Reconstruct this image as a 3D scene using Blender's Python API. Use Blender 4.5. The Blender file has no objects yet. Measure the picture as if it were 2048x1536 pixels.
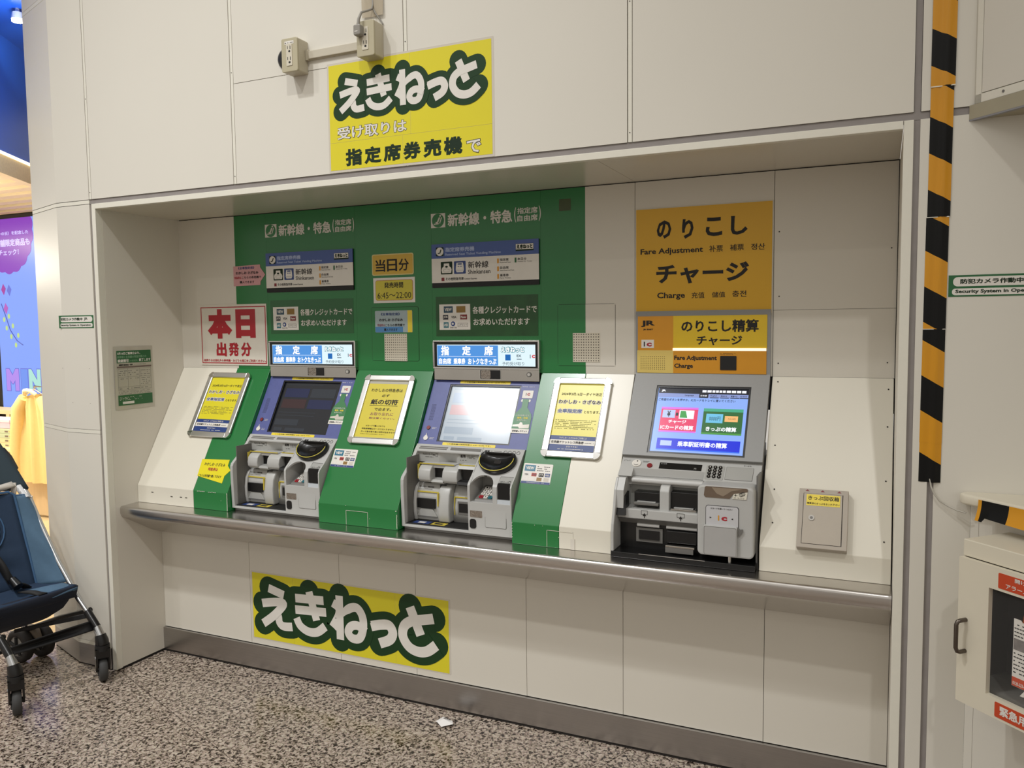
import bpy, bmesh, math, random
from mathutils import Vector, Matrix
random.seed(7)
C = bpy.context.scene.collection
SC = bpy.context.scene
# ------------------------------------------------------------------ camera, world, lights, exposure
cd = bpy.data.cameras.new('camera'); cam = bpy.data.objects.new('camera', cd); C.objects.link(cam)
right = Vector((0.91055954, 0.4132322, -0.01097621)); up = Vector((-0.02016424, 0.07092157, 0.99727806)); fwd = Vector((-0.41288585, 0.90785973, -0.07291082))
m = Matrix.Identity(4)
for i in range(3):
    m[i][0] = right[i]; m[i][1] = up[i]; m[i][2] = -fwd[i]
m.translation = (3.02046, -2.42921, 1.5)
cam.matrix_world = m
cd.sensor_width = 36; cd.lens = 1624.09/2048*36; cd.clip_start = .02
SC.camera = cam
SC.view_settings.view_transform = 'Standard'; SC.view_settings.look = 'None'
SC.view_settings.gamma = 1; SC.view_settings.use_curve_mapping = False
SC.view_settings.exposure = 0.0
w = bpy.data.worlds.new('hall'); SC.world = w; w.use_nodes = True
w.node_tree.nodes['Background'].inputs[0].default_value = (1, .94, .85, 1)
w.node_tree.nodes['Background'].inputs[1].default_value = .60

def lamp(name, loc, power, color=(1, .95, .87), radius=.08, target=None, spot=None, area=None):
    ld = bpy.data.lights.new(name, 'AREA' if area else ('SPOT' if spot else 'POINT'))
    ld.energy = power; ld.color = color
    if area: ld.shape = 'RECTANGLE'; ld.size, ld.size_y = area
    else: ld.shadow_soft_size = radius
    if spot: ld.spot_size = math.radians(spot); ld.spot_blend = 1.0
    o = bpy.data.objects.new(name, ld); C.objects.link(o); o.location = loc
    if target is not None:
        o.rotation_euler = (Vector(target)-Vector(loc)).to_track_quat('-Z', 'Y').to_euler()
    return o
lamp('hall_lamp', (-3.2, -14.5, 10.9), 300, radius=.12)          # low raking lamp of the concourse ceiling
lamp('hall_spotlight', (4.2, -6.2, 8.9), 900, (1, .985, .96), radius=.12, target=(.5, 0, .6), spot=40)              # spotlight to the right
lamp('ceiling_spotlight', (.1, -2.95, 6.2), 640, (.98, .99, 1), radius=.10, target=(.7, -.9, .0), spot=66)    # steep spotlight over the counter
lamp('ceiling_spotlight', (-1.05, -2.95, 5.75), 190, (1, 1, 1), radius=.13, target=(1.2, -.8, .1), spot=66)   # its neighbour, whose glare sits on the lit screen
# ------------------------------------------------------------------ materials
def lin(c):
    c = c/255
    return c/12.92 if c <= .04045 else ((c+.055)/1.055)**2.4
def rgb(h):
    if isinstance(h, str):
        h = h.lstrip('#'); return tuple(lin(int(h[i:i+2], 16)) for i in (0, 2, 4))+(1,)
    return tuple(h)+(1,)
MATS = {}
def mat(name, col, rough=.5, metal=0, spec=.5, emit=0, var=.04, scale=30, bump=0, coat=0, stretch=None, alpha=None, trans=0):
    if name in MATS: return MATS[name]
    mt = bpy.data.materials.new(name); mt.use_nodes = True
    nt = mt.node_tree; b = nt.nodes['Principled BSDF']
    c = rgb(col)
    b.inputs['Roughness'].default_value = rough; b.inputs['Metallic'].default_value = metal
    b.inputs['Specular IOR Level'].default_value = spec
    b.inputs['Coat Weight'].default_value = coat; b.inputs['Coat Roughness'].default_value = .06
    tc = nt.nodes.new('ShaderNodeTexCoord'); nz = nt.nodes.new('ShaderNodeTexNoise')
    nz.inputs['Scale'].default_value = scale; nz.inputs['Detail'].default_value = 4
    if stretch:
        mp = nt.nodes.new('ShaderNodeMapping'); mp.inputs['Scale'].default_value = stretch
        nt.links.new(tc.outputs['Object'], mp.inputs['Vector']); nt.links.new(mp.outputs['Vector'], nz.inputs['Vector'])
    else: nt.links.new(tc.outputs['Object'], nz.inputs['Vector'])
    mx = nt.nodes.new('ShaderNodeMix'); mx.data_type = 'RGBA'
    mx.inputs[6].default_value = tuple(max(0, x*(1-var)) for x in c[:3])+(1,)
    mx.inputs[7].default_value = tuple(min(1, x*(1+var)) for x in c[:3])+(1,)
    nt.links.new(nz.outputs['Fac'], mx.inputs[0])
    nt.links.new(mx.outputs[2], b.inputs['Base Color'])
    if emit:
        nt.links.new(mx.outputs[2], b.inputs['Emission Color']); b.inputs['Emission Strength'].default_value = emit
    if bump:
        bp = nt.nodes.new('ShaderNodeBump'); bp.inputs['Strength'].default_value = bump; bp.inputs['Distance'].default_value = .002
        nt.links.new(nz.outputs['Fac'], bp.inputs['Height']); nt.links.new(bp.outputs['Normal'], b.inputs['Normal'])
    if trans:
        b.inputs['Transmission Weight'].default_value = trans; b.inputs['IOR'].default_value = 1.1
    if alpha is not None: b.inputs['Alpha'].default_value = alpha
    MATS[name] = mt; return mt
WALL = mat('wall_panel_white', '#d9d5ca', .42, var=.02, scale=3, bump=.02)
WALLR = mat('recess_panel_white', '#d8d3c7', .38, var=.02, scale=4)
SOFF = mat('soffit_white', '#cfc9ba', .24, var=.02, scale=4, spec=.6)
TRIM = mat('trim_white', '#e0ddd0', .4, var=.03, scale=60)
GREYJ = mat('joint_grey', '#8d8784', .6, var=.12, scale=25)
DARK = mat('gap_dark', '#1c1714', .8)
GREEN = mat('green_panel', '#1f7439', .24, var=.06, scale=3, spec=.55)
CWHITE = mat('console_white', '#dcd7c8', .3, var=.025, scale=3)
STEEL = mat('brushed_steel', '#ccc8c4', .24, metal=1, var=.12, scale=6, stretch=(1, 60, 60), bump=.03)
STEELB = mat('baseboard_steel', '#b2afad', .3, metal=1, var=.12, scale=6, stretch=(1, 60, 60), bump=.03)
MIRROR = mat('polished_steel', '#b8b4ae', .12, metal=1, var=.1, scale=8)
CHROME = mat('chrome', '#d8d6d2', .12, metal=1)
ALU = mat('aluminium', '#d9d8d5', .3, metal=1, var=.04, stretch=(1, 40, 1))
MGREY = mat('machine_grey', '#b4b4b1', .38, var=.03, scale=20)
MGREY2 = mat('machine_mid_grey', '#a3a39f', .4, var=.03, scale=20)
MGREYD = mat('machine_dark_grey', '#6e6c68', .45, var=.05, scale=20)
FGREY = mat('fare_bezel_grey', '#8e8e8c', .42, var=.03, scale=120, bump=.05)
BLUE = mat('touch_bezel_blue', '#545c94', .4, var=.12, scale=40)
BLACK = mat('black_plastic', '#0d0d0e', .3)
BLACKM = mat('black_matte', '#121212', .6)
RUBBER = mat('rubber_grey', '#3b3b3b', .7)
INK = mat('ink_black', '#15110e', .6)
INKG = mat('ink_green', '#142a18', .6, spec=.3)
WHITE = mat('print_white', '#dedad2', .4)
YEL = mat('poster_yellow', '#dcd02c', .3, var=.03, scale=5)
YELS = mat('sticker_yellow', '#e6cf3c', .4)
YELO = mat('sign_amber', '#d9a716', .3, var=.03, scale=6)
YELL = mat('trim_yellow', '#c9b53c', .5)
ORA = mat('sign_orange', '#cf8f1e', .35)
PALEY = mat('sign_pale_yellow', '#d8bf6a', .35)
RED = mat('print_red', '#a81f2c', .4)
REDB = mat('print_red_dark', '#7b1a20', .4)
ORANGE = mat('label_orange', '#c2441f', .4)
NAVY = mat('print_navy', '#1f3a78', .4)
PBLUE = mat('plate_blue', '#3f5797', .35)
PINK = mat('paper_pink', '#cf9a9c', .4)
PURP = mat('print_purple', '#8c4f5c', .5)
PGREEN = mat('print_green', '#1e5f33', .4)
BOTTLE = mat('sticker_green', '#3c7a4c', .35)
LAM = mat('laminate', '#cdc6ba', .15, spec=.6)
TEAL = mat('print_teal', '#2c6f7c', .4)
OUTL = mat('outlet_beige', '#b9b19c', .4)
OUTL2 = mat('outlet_ivory', '#cfc8b6', .35)
CABLE = mat('cable_grey', '#8c8880', .5)
BEIGE = mat('box_beige', '#a89e90', .4)
AEDW = mat('cabinet_ivory', '#d9d2bf', .35, var=.02)
HY = mat('hazard_yellow', '#d0900e', .35, var=.06, scale=8)
HB = mat('hazard_black', '#060606', .42, spec=.25)

# ------------------------------------------------------------------ frames: columns u (right), v (up), w (out towards the viewer)
def frame(o, u, v):
    u = Vector(u).normalized(); v = Vector(v).normalized(); wv = u.cross(v)
    M = Matrix.Identity(4)
    for i in range(3): M[i][0] = u[i]; M[i][1] = v[i]; M[i][2] = wv[i]
    M.translation = o; return M
X_, Z_ = (1, 0, 0), (0, 0, 1)
ID = Matrix.Identity(4)
YB, YL = .4405, .2693
FF = frame((0, 0, 0), X_, Z_)          # facade
FB = frame((0, YB, 0), X_, Z_)         # back wall of the recess
FL = frame((0, YL, 0), X_, Z_)         # wall below the counter
FJ = frame((0, 0, 0), (0, 1, 0), Z_)   # left side of the recess
SU = Vector((0, .4405-.148, 1.315-.803)).normalized()
FS = frame((0, .4405, 1.315), X_, SU)  # sloping console face, v<0 going down
def FY(y): return frame((0, y, 0), X_, Z_)
S2 = .70710678
# ------------------------------------------------------------------ mesh builder
class MB:
    def __init__(s): s.v = []; s.f = []; s.mi = []; s.sm = []
    def add(s, vs, fs, mi=0, smooth=False):
        n = len(s.v); s.v += [tuple(v) for v in vs]; s.f += [tuple(i+n for i in f) for f in fs]
        s.mi += [mi]*len(fs); s.sm += [smooth]*len(fs); return s
    def box(s, a, b, mi=0):
        x0, y0, z0 = a; x1, y1, z1 = b
        s.add([(x0,y0,z0),(x1,y0,z0),(x1,y1,z0),(x0,y1,z0),(x0,y0,z1),(x1,y0,z1),(x1,y1,z1),(x0,y1,z1)],
              [(0,3,2,1),(4,5,6,7),(0,1,5,4),(1,2,6,5),(2,3,7,6),(3,0,4,7)], mi); return s
    def poly(s, pts, w0, w1, mi=0, smooth=False):
        a = sum(pts[i][0]*pts[(i+1)%len(pts)][1]-pts[(i+1)%len(pts)][0]*pts[i][1] for i in range(len(pts)))
        if a < 0: pts = pts[::-1]
        n = len(pts)
        s.add([(p[0],p[1],w0) for p in pts]+[(p[0],p[1],w1) for p in pts],
              [tuple(range(n-1,-1,-1)), tuple(range(n,2*n))], mi)
        s.add([(p[0],p[1],w0) for p in pts]+[(p[0],p[1],w1) for p in pts],
              [(i,(i+1)%n,(i+1)%n+n,i+n) for i in range(n)], mi, smooth); return s
    def rbox(s, x0, y0, x1, y1, r, w0, w1, mi=0, k=5):
        return s.poly(rr(x0, y0, x1, y1, r, k), w0, w1, mi)
    def ring(s, x0, y0, x1, y1, t, w0, w1, mi=0):
        s.box((x0,y0,w0),(x1,y0+t,w1),mi); s.box((x0,y1-t,w0),(x1,y1,w1),mi)
        s.box((x0,y0+t,w0),(x0+t,y1-t,w1),mi); s.box((x1-t,y0+t,w0),(x1,y1-t,w1),mi); return s
    def prismx(s, yz, x0, x1, mi=0, smooth=False):
        n = len(yz); a = sum(yz[i][0]*yz[(i+1)%n][1]-yz[(i+1)%n][0]*yz[i][1] for i in range(n))
        if a < 0: yz = yz[::-1]
        vs = [(x0,p[0],p[1]) for p in yz]+[(x1,p[0],p[1]) for p in yz]
        s.add(vs, [tuple(range(n-1,-1,-1)), tuple(range(n,2*n))], mi)
        s.add(vs, [(i,(i+1)%n,(i+1)%n+n,i+n) for i in range(n)], mi, smooth); return s
    def tube(s, pts, r, seg=8, mi=0, caps=True):
        pts = [Vector(p) for p in pts]; n = len(pts); rs = r if isinstance(r, (list, tuple)) else [r]*n
        vs = []; prev = None
        for i, p in enumerate(pts):
            t = (pts[min(i+1,n-1)]-pts[max(i-1,0)]).normalized()
            if prev is None: a = t.orthogonal().normalized()
            else: a = (prev-t*prev.dot(t)).normalized()
            prev = a; b = t.cross(a)
            vs += [p+(a*math.cos(2*math.pi*k/seg)+b*math.sin(2*math.pi*k/seg))*rs[i] for k in range(seg)]
        fs = [(i*seg+k, i*seg+(k+1)%seg, (i+1)*seg+(k+1)%seg, (i+1)*seg+k) for i in range(n-1) for k in range(seg)]
        s.add(vs, fs, mi, True)
        if caps: s.add(vs[:seg]+vs[-seg:], [tuple(range(seg-1,-1,-1)), tuple(range(seg,2*seg))], mi)
        return s
    def disc(s, x, y, r, w0, w1, mi=0, k=20, ry=None):
        ry = ry or r
        return s.poly([(x+r*math.cos(2*math.pi*i/k), y+ry*math.sin(2*math.pi*i/k)) for i in range(k)], w0, w1, mi)
    def grid(s, fn, nu, nv, mi=0, smooth=True, closed_u=False):
        vs = [fn(i/nu, j/nv) for j in range(nv+1) for i in range(nu+1)]
        fs = [(j*(nu+1)+i, j*(nu+1)+i+1, (j+1)*(nu+1)+i+1, (j+1)*(nu+1)+i) for j in range(nv) for i in range(nu)]
        s.add(vs, fs, mi, smooth); return s
def rr(x0, y0, x1, y1, r, k=5):
    if x1 < x0: x0, x1 = x1, x0
    if y1 < y0: y0, y1 = y1, y0
    p = []
    for cx, cy, a in ((x1-r,y1-r,0),(x0+r,y1-r,90),(x0+r,y0+r,180),(x1-r,y0+r,270)):
        for i in range(k+1):
            t = math.radians(a+90*i/k); p.append((cx+r*math.cos(t), cy+r*math.sin(t)))
    return p
def put(name, vs, fs, mi, sm, mats, parent=None, fr=ID, **props):
    W = [fr@Vector(v) for v in vs]
    if parent is not None:
        inv = parent.matrix_world.inverted(); L = [inv@p for p in W]
    else:
        inv = fr.inverted(); A = [Vector(v) for v in vs]
        lo = Vector([min(p[i] for p in A) for i in range(3)]); hi = Vector([max(p[i] for p in A) for i in range(3)])
        o0 = Vector(((lo.x+hi.x)/2, lo.y if fr is not ID else (lo.y+hi.y)/2, lo.z))
        base = fr@Matrix.Translation(o0); inv = base.inverted(); L = [inv@p for p in W]
    me = bpy.data.meshes.new(name); me.from_pydata([tuple(p) for p in L], [], fs)
    for mm in (mats if isinstance(mats, (list, tuple)) else [mats]): me.materials.append(mm)
    me.polygons.foreach_set('material_index', mi); me.polygons.foreach_set('use_smooth', sm)
    me.update()
    o = bpy.data.objects.new(name, me); C.objects.link(o)
    if parent is not None:
        o.parent = parent
        o.matrix_world = parent.matrix_world.copy()
    else: o.matrix_world = base
    for k, v in props.items(): o[k] = v
    return o
def obj(name, mb, mats, parent=None, fr=ID, bev=0, **props):
    o = put(name, mb.v, mb.f, mb.mi, mb.sm, mats, parent, fr, **props)
    if bev:
        bm = bmesh.new(); bm.from_mesh(o.data); bmesh.ops.remove_doubles(bm, verts=bm.verts, dist=1e-6)
        es = [e for e in bm.edges if len(e.link_faces) == 2 and e.calc_face_angle(0) > .5]
        bmesh.ops.bevel(bm, geom=es, offset=bev, segments=2, affect='EDGES', profile=.5, clamp_overlap=True)
        bm.to_mesh(o.data); bm.free()
    return o
def thing(name, label, cat, fr, loc=(0, 0, 0), group=None):
    o = bpy.data.objects.new(name, None); C.objects.link(o); o.empty_display_size = .05
    o.matrix_world = fr@Matrix.Translation(loc)
    o['label'] = label; o['category'] = cat
    if group: o['group'] = group
    return o
def tag(o, label, cat, group=None):
    o['label'] = label; o['category'] = cat
    if group: o['group'] = group
    return o
def box(name, a, b, mt, parent=None, fr=ID, bev=0, **props):
    return obj(name, MB().box(a, b), mt, parent, fr, bev, **props)
TC = {}
def glyphs(s, bold):
    k = (s, bold)
    if k in TC: return TC[k]
    c = bpy.data.curves.new('t', 'FONT'); c.body = s; c.resolution_u = 2
    if bold: c.bevel_depth = bold; c.bevel_resolution = 1
    o = bpy.data.objects.new('t', c); C.objects.link(o)
    dg = bpy.context.evaluated_depsgraph_get(); me = bpy.data.meshes.new_from_object(o.evaluated_get(dg))
    vs = [v.co.copy() for v in me.vertices]; fs = [tuple(p.vertices) for p in me.polygons]
    bpy.data.objects.remove(o); bpy.data.curves.remove(c); bpy.data.meshes.remove(me)
    TC[k] = (vs, fs); return TC[k]
def text(s, x0, y0, x1, y1, mt, parent, fr, bold=.03, wz=.001, name='lettering', keep=False, **props):
    """a line of print stretched to the rectangle x0..x1, y0..y1 of frame fr, wz above it"""
    vs, fs = glyphs(s, bold)
    if not vs: return None
    ax, bx = min(v.x for v in vs), max(v.x for v in vs); ay, by = min(v.y for v in vs), max(v.y for v in vs)
    if y1 < y0: y0, y1 = y1, y0
    sx = (x1-x0)/(bx-ax); sy = (y1-y0)/(by-ay)
    if keep: sx = sy; x0 = (x0+x1)/2-(bx-ax)*sx/2
    V = [(x0+(v.x-ax)*sx, y0+(v.y-ay)*sy, wz+(v.z/bold*.0002 if bold else 0)) for v in vs]
    return put(name, V, fs, [0]*len(fs), [False]*len(fs), mt, parent, fr, **props)
def scribble(x0, y0, x1, y1, rows, mt, parent, fr, wz=.001, name='small_print', dens=.8):
    """rows of tiny unreadable print as short bars"""
    mb = MB(); h = (y1-y0)/rows; rnd = random.Random(int(abs(x0*9137+y0*811)))
    for i in range(rows):
        x = x0; y = y1-(i+.75)*h; e = x1-(rnd.random()*.25*(x1-x0) if i % 2 else 0)
        while x < e:
            L = h*rnd.uniform(.35, .8)
            if rnd.random() < dens: mb.box((x, y, wz), (min(x+L, e), y+h*.3, wz+.0002))
            x += L*1.25
    return obj(name, mb, mt, parent, fr)
def sub(r, fx0, fy0, fx1, fy1):
    x0, yt, x1, yb = r; W = x1-x0; H = yt-yb
    return (x0+fx0*W, yt-fy1*H, x0+fx1*W, yt-fy0*H)
def pl(r, mt, parent, fr, w0=0, w1=.001, name='print_block', rad=0):
    mb = MB()
    if rad: mb.rbox(r[0], r[1], r[2], r[3], rad, w0, w1)
    else: mb.box((r[0], r[1], w0), (r[2], r[3], w1))
    return obj(name, mb, mt, parent, fr)
def struct(name, loc=(0, 0, 0)):
    o = bpy.data.objects.new(name, None); C.objects.link(o); o.location = loc; o['kind'] = 'structure'
    o.matrix_world = Matrix.Translation(loc)
    return o

# ------------------------------------------------------------------ floor
def granite(name, shop=False):
    mt = bpy.data.materials.new(name); mt.use_nodes = True; nt = mt.node_tree; b = nt.nodes['Principled BSDF']
    tc = nt.nodes.new('ShaderNodeNewGeometry'); n1 = nt.nodes.new('ShaderNodeTexNoise'); n1.inputs['Scale'].default_value = 78
    n1.inputs['Detail'].default_value = 2.5; n1.inputs['Roughness'].default_value = .55; n1.inputs['Distortion'].default_value = .9
    n2 = nt.nodes.new('ShaderNodeTexNoise'); n2.inputs['Scale'].default_value = 240; n2.inputs['Detail'].default_value = 1
    r = nt.nodes.new('ShaderNodeValToRGB'); e = r.color_ramp.elements
    e[0].position = .40; e[0].color = rgb('#2a221d'); e[1].position = .455; e[1].color = rgb('#86776a')
    x = e.new(.53); x.color = rgb('#b5a596'); x = e.new(.66); x.color = rgb('#d3c6b7')
    mx = nt.nodes.new('ShaderNodeMix'); mx.data_type = 'RGBA'; mx.blend_type = 'MULTIPLY'; mx.inputs[0].default_value = .35
    nt.links.new(tc.outputs['Position'], n1.inputs['Vector']); nt.links.new(tc.outputs['Position'], n2.inputs['Vector'])
    nt.links.new(n1.outputs['Fac'], r.inputs['Fac']); nt.links.new(r.outputs['Color'], mx.inputs[6]); nt.links.new(n2.outputs['Color'], mx.inputs[7])
    nt.links.new(mx.outputs[2], b.inputs['Base Color'])
    b.inputs['Roughness'].default_value = .2
    return mt
GRAN = granite('granite')
GROUT = mat('floor_joint', '#2a2420', .7)
fl = box('floor', (-9, -12, -.06), (8, 6, -.012), GROUT); fl['kind'] = 'structure'
ang = math.radians(-20.6); du = Vector((math.cos(ang), math.sin(ang), 0)); dv = Vector((-math.sin(ang), math.cos(ang), 0))
org = Vector((.1607, -.0468, 0)); TS = .6
tme = MB().box((.0016, .0016, -.012), (TS-.0016, TS-.0016, 0))
first = None
for i in range(-12, 12):
    for j in range(-9, 8):
        p = org+du*(i*TS+.04)+dv*(j*TS)
        c = p+du*TS/2+dv*TS/2
        if not (-3.4 < c.x < 5.2 and -3.9 < c.y < .8): continue
        if c.x > 0 and c.y > .72: continue
        if first is None:
            first = put('tile', [tuple(org+du*v[0]+dv*v[1]+Vector((0, 0, v[2]))) for v in tme.v], tme.f, tme.mi, tme.sm, GRAN, fl)
            bb = first
        else:
            bb = first.copy(); C.objects.link(bb); bb.parent = fl
        bb.matrix_world = fl.matrix_world@Matrix.Translation(p-org)
# outer floor beyond the laid tiles
ob = MB()
ob.box((-9, -12, -.012), (8, -4.25, -.001)); ob.box((5.5, -4.25, -.012), (8, 6, -.001)); ob.box((-9, -4.25, -.012), (-3.7, .9, -.001))
obj('floor_outer', ob, GRAN, kind='structure')

# ------------------------------------------------------------------ facade (upper wall)
XR = 3.0624
wf = struct('wall_front', (0, .05, 2.045))
box('backing', (-.03, .012, 2.045), (6.0, .14, 3.6), DARK, wf)
G = .0011
def panel(x0, z0, x1, z1, parent, mt=WALL, y=0, t=.012, g=G, name='panel'):
    return box(name, (x0+g, y, z0+g), (x1-g, y+t, z1-g), mt, parent)
seams = [-.0359, .7585, 1.525, 2.3085]
for i, (a, b) in enumerate(((-.0359, .7585), (.7585, 1.525), (1.525, 2.3085), (2.3085, 3.0876))):
    a2 = a+.015 if i else a
    a2 = a+.015
    if i == 1:
        panel(a2, 2.0455, b, 2.418, wf); panel(a2, 2.418, b, 3.6, wf)
    else: panel(a2, 2.0455, b, 3.6, wf)
    st = panel(a+.0012, 2.0455, a2, 3.6, wf, TRIM, name='cover_strip')
    for z in (2.075, 2.46, 2.9):
        obj('screw', MB().disc(a+.0075, z, .0016, 0, .0012, k=8), DARK, wf, FF)
panel(3.103, 2.0455, 3.5, 3.6, wf)
box('joint_strip', (3.0876, .005, 2.0455), (3.103, .012, 3.6), GREYJ, wf)
box('joint_strip', (-.0359, .004, 2.0262), (3.5, .02, 2.0455), GREYJ, wf)
# frame around the recess
tr = struct('trim_1', (1.5, 0, 2.01))
box('fascia', (0, -.004, 2.0048), (XR, .02, 2.0262), TRIM, tr, bev=.001)
tr2 = struct('trim_2', (-.02, 0, 0))
box('joint_strip', (-.0359, .006, 0), (-.0225, .02, 2.0262), GREYJ, tr2)
box('edge_post', (-.0225, -.002, .008), (-.0005, .03, 2.0262), TRIM, tr2, bev=.0015)
tr3 = struct('trim_3', (3.08, 0, 0))
box('edge_post', (XR+.0012, -.002, 0), (3.0876, .02, 2.0262), TRIM, tr3, bev=.001)
box('joint_strip', (3.0876, .005, 0), (3.103, .02, 2.0262), GREYJ, tr3)
box('cover_post', (3.103, -.001, 0), (3.1406, .02, 2.0262), WALL, tr3, bev=.001)
box('joint_strip', (3.1406, .005, 0), (3.156, .02, 2.0262), GREYJ, tr3)
wr = struct('wall_right_facade', (3.2, 0, 0))
box('panel', (3.156, 0, 1.045), (4.2, .02, 2.0262), WALL, wr)
box('panel', (3.156, 0, 0), (3.245, .02, 1.045), WALL, wr)
# ------------------------------------------------------------------ recess
ce = struct('ceiling', (1.5, .22, 2.0048))
box('soffit_panel', (0, .02, 2.0048), (2.2065, YB, 2.04), SOFF, ce)
box('soffit_panel', (2.2079, .02, 2.0048), (XR, YB, 2.04), SOFF, ce)
wl = struct('wall_left', (0, .22, 0))
box('side_panel', (-.0225, .03, .012), (0, YB+.01, 2.0048), WALLR, wl)
box('kick_gap', (-.0225, .035, 0), (-.003, YL, .012), DARK, wl)
wrr = struct('wall_right', (XR, .22, 0))
box('side_panel', (XR+.0012, .02, 0), (XR+.022, YB+.01, 2.0048), WALLR, wrr)
box('gap_shadow', (XR-.0005, YB-.004, .7257), (XR+.0012, YB+.01, 2.0048), DARK, wrr)
wb = struct('wall_back', (1.5, YB, 1.315))
box('backing', (0, YB+.006, 1.2), (XR, YB+.03, 2.04), DARK, wb)
def bp(x0, x1, z0, z1, mt): return box('panel', (x0, YB, z0), (x1, YB+.006, z1), mt, wb)
ZT = 2.0018
bp(0, .3398, 1.315, ZT, WALLR)
for a, b in ((.3398, .5225), (.523, .9975), (.998, 1.3655), (1.366, 1.8405), (1.841, 2.0189)): bp(a, b, 1.315, ZT, GREEN)
bp(2.0189, 2.2065, 1.315, ZT, WALLR); bp(2.2083, 2.6858, 1.315, ZT, WALLR)
bp(2.6876, XR-.001, 1.5395, ZT, WALLR); bp(2.6876, XR-.001, 1.315, 1.5385, WALLR)
# printed headings straight on the green panels
def heading(dx, dz=0):
    x = .5189+dx
    ic = MB().box((x, 1.8975+dz, 0), (x+.065, 1.9535+dz, .0012))
    ib = obj('seat_pictogram', ic, WHITE, wb, FB)
    obj('pictogram_ring', MB().disc(x+.0325, 1.9255+dz, .0275, .0012, .0016, k=28), GREEN, wb, FB)
    sp = MB(); cx, cy = x+.0325, 1.9255+dz
    sp.tube([(cx-.018, cy-.014, .0018), (cx-.010, cy-.013, .0018), (cx+.004, cy-.012, .0018)], .0028, 6)
    sp.tube([(cx-.009, cy-.008, .0018), (cx-.002, cy-.007, .0018), (cx+.008, cy+.012, .0018)], .0035, 6)
    sp.tube([(cx+.008, cy-.012, .0018), (cx+.017, cy+.012, .0018)], .0022, 6)
    sp.disc(cx+.011, cy+.018, .004, .0012, .003, k=10)
    obj('pictogram_figure', sp, WHITE, wb, FB)
    text('新幹線・特急', x+.076, 1.8985+dz, x+.358, 1.9495+dz, WHITE, wb, FB, .028)
    text('(', x+.366, 1.898+dz, x+.3745, 1.954+dz, WHITE, wb, FB, .015)
    text('指定席', x+.379, 1.928+dz, x+.463, 1.952+dz, WHITE, wb, FB, .02)
    text('自由席', x+.379, 1.900+dz, x+.463, 1.924+dz, WHITE, wb, FB, .02)
    text(')', x+.468, 1.898+dz, x+.4765, 1.954+dz, WHITE, wb, FB, .015)
heading(0); heading(.8477, -.008)
# access hatches in the back wall with speaker grilles
def hatch(x0, z0, x1, z1, mt, gx0, gz0, gx1, gz1, name='hatch'):
    o = obj(name, MB().rbox(x0, z0, x1, z1, .008, 0, .0004), DARK, wb, FB)
    xs = [x0+.0012, 2.0189, x1-.0012] if x0 < 2.0189 < x1 else [x0+.0012, x1-.0012]
    if len(xs) == 3:
        obj('hatch_face', MB().box((xs[0], z0+.0012, .0004), (xs[1], z1-.0012, .0012)), GREEN, o, FB)
        obj('hatch_face', MB().box((xs[1], z0+.0012, .0004), (xs[2], z1-.0012, .0012)), WALLR, o, FB)
    else: obj('hatch_face', MB().rbox(x0+.0012, z0+.0012, x1-.0012, z1-.0012, .007, .0004, .0012), GREEN, o, FB)
    g = obj('speaker_grille', MB().box((gx0, gz0, .0012), (gx1, gz1, .003)), OUTL2, wb, FB)
    hm = MB()
    for i in range(11):
        for j in range(11):
            hm.disc(gx0+(gx1-gx0)*(i+.5)/11, gz0+(gz1-gz0)*(j+.5)/11, .0021, .003, .0032, k=6)
    obj('speaker_hole', hm, DARK, g, FB, kind='stuff')
hatch(1.0717, 1.3545, 1.3005, 1.578, GREEN, 1.1345, 1.3548, 1.2442, 1.4676)
hatch(1.9075, 1.343, 2.134, 1.5735, GREEN, 1.9690, 1.358, 2.0745, 1.466)
for x, z in ((2.705, 1.36), (3.04, 1.365), (2.705, 1.585), (3.045, 1.73), (2.703, 1.80)):
    obj('screw', MB().disc(x, z, .0022, 0, .001, k=8), DARK, wb, FB)

# ------------------------------------------------------------------ wall below the counter and baseboard
wlo = struct('wall_lower', (1.5, YL, .1))
box('backing', (0, YL+.006, 0), (XR, YL+.03, .5625), DARK, wlo)
xs = [0, .5195, .9976, 1.3644, 1.841, 2.2125, 2.691, XR]
for a, b in zip(xs, xs[1:]): panel(a, .1139, b, .5632, wlo, WALLR, YL, .006, .0009)
bs = struct('baseboard_front', (1.5, YL, 0))
box('kick_plate', (0, YL-.013, .01), (XR, YL, .1125), STEELB, bs, bev=.001)
box('kick_gap', (0, YL-.010, 0), (XR, YL, .01), DARK, bs)
# ------------------------------------------------------------------ counter
cp = [(.44, .7257), (.068, .7257)]
for i in range(7):
    t = math.radians(90+90*i/6*1.0); cp.append((.0625+.0115*math.cos(t), .7142+.0115*math.sin(t)))
cp += [(.0503, .700), (.0515, .692), (.056, .682), (.066, .6735), (.080, .666), (.205, .5905), (.225, .580), (.262, .5645)]
cp += [(YL+.03, .5635), (.44, .5635)]
ct = obj('counter', MB().prismx(cp, .0005, XR-.0005, 0, True), STEEL)
tag(ct, 'long brushed stainless steel shelf counter under the ticket machines', 'counter')
try: ct.data.set_sharp_from_angle(angle=math.radians(25))
except Exception: pass

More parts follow.
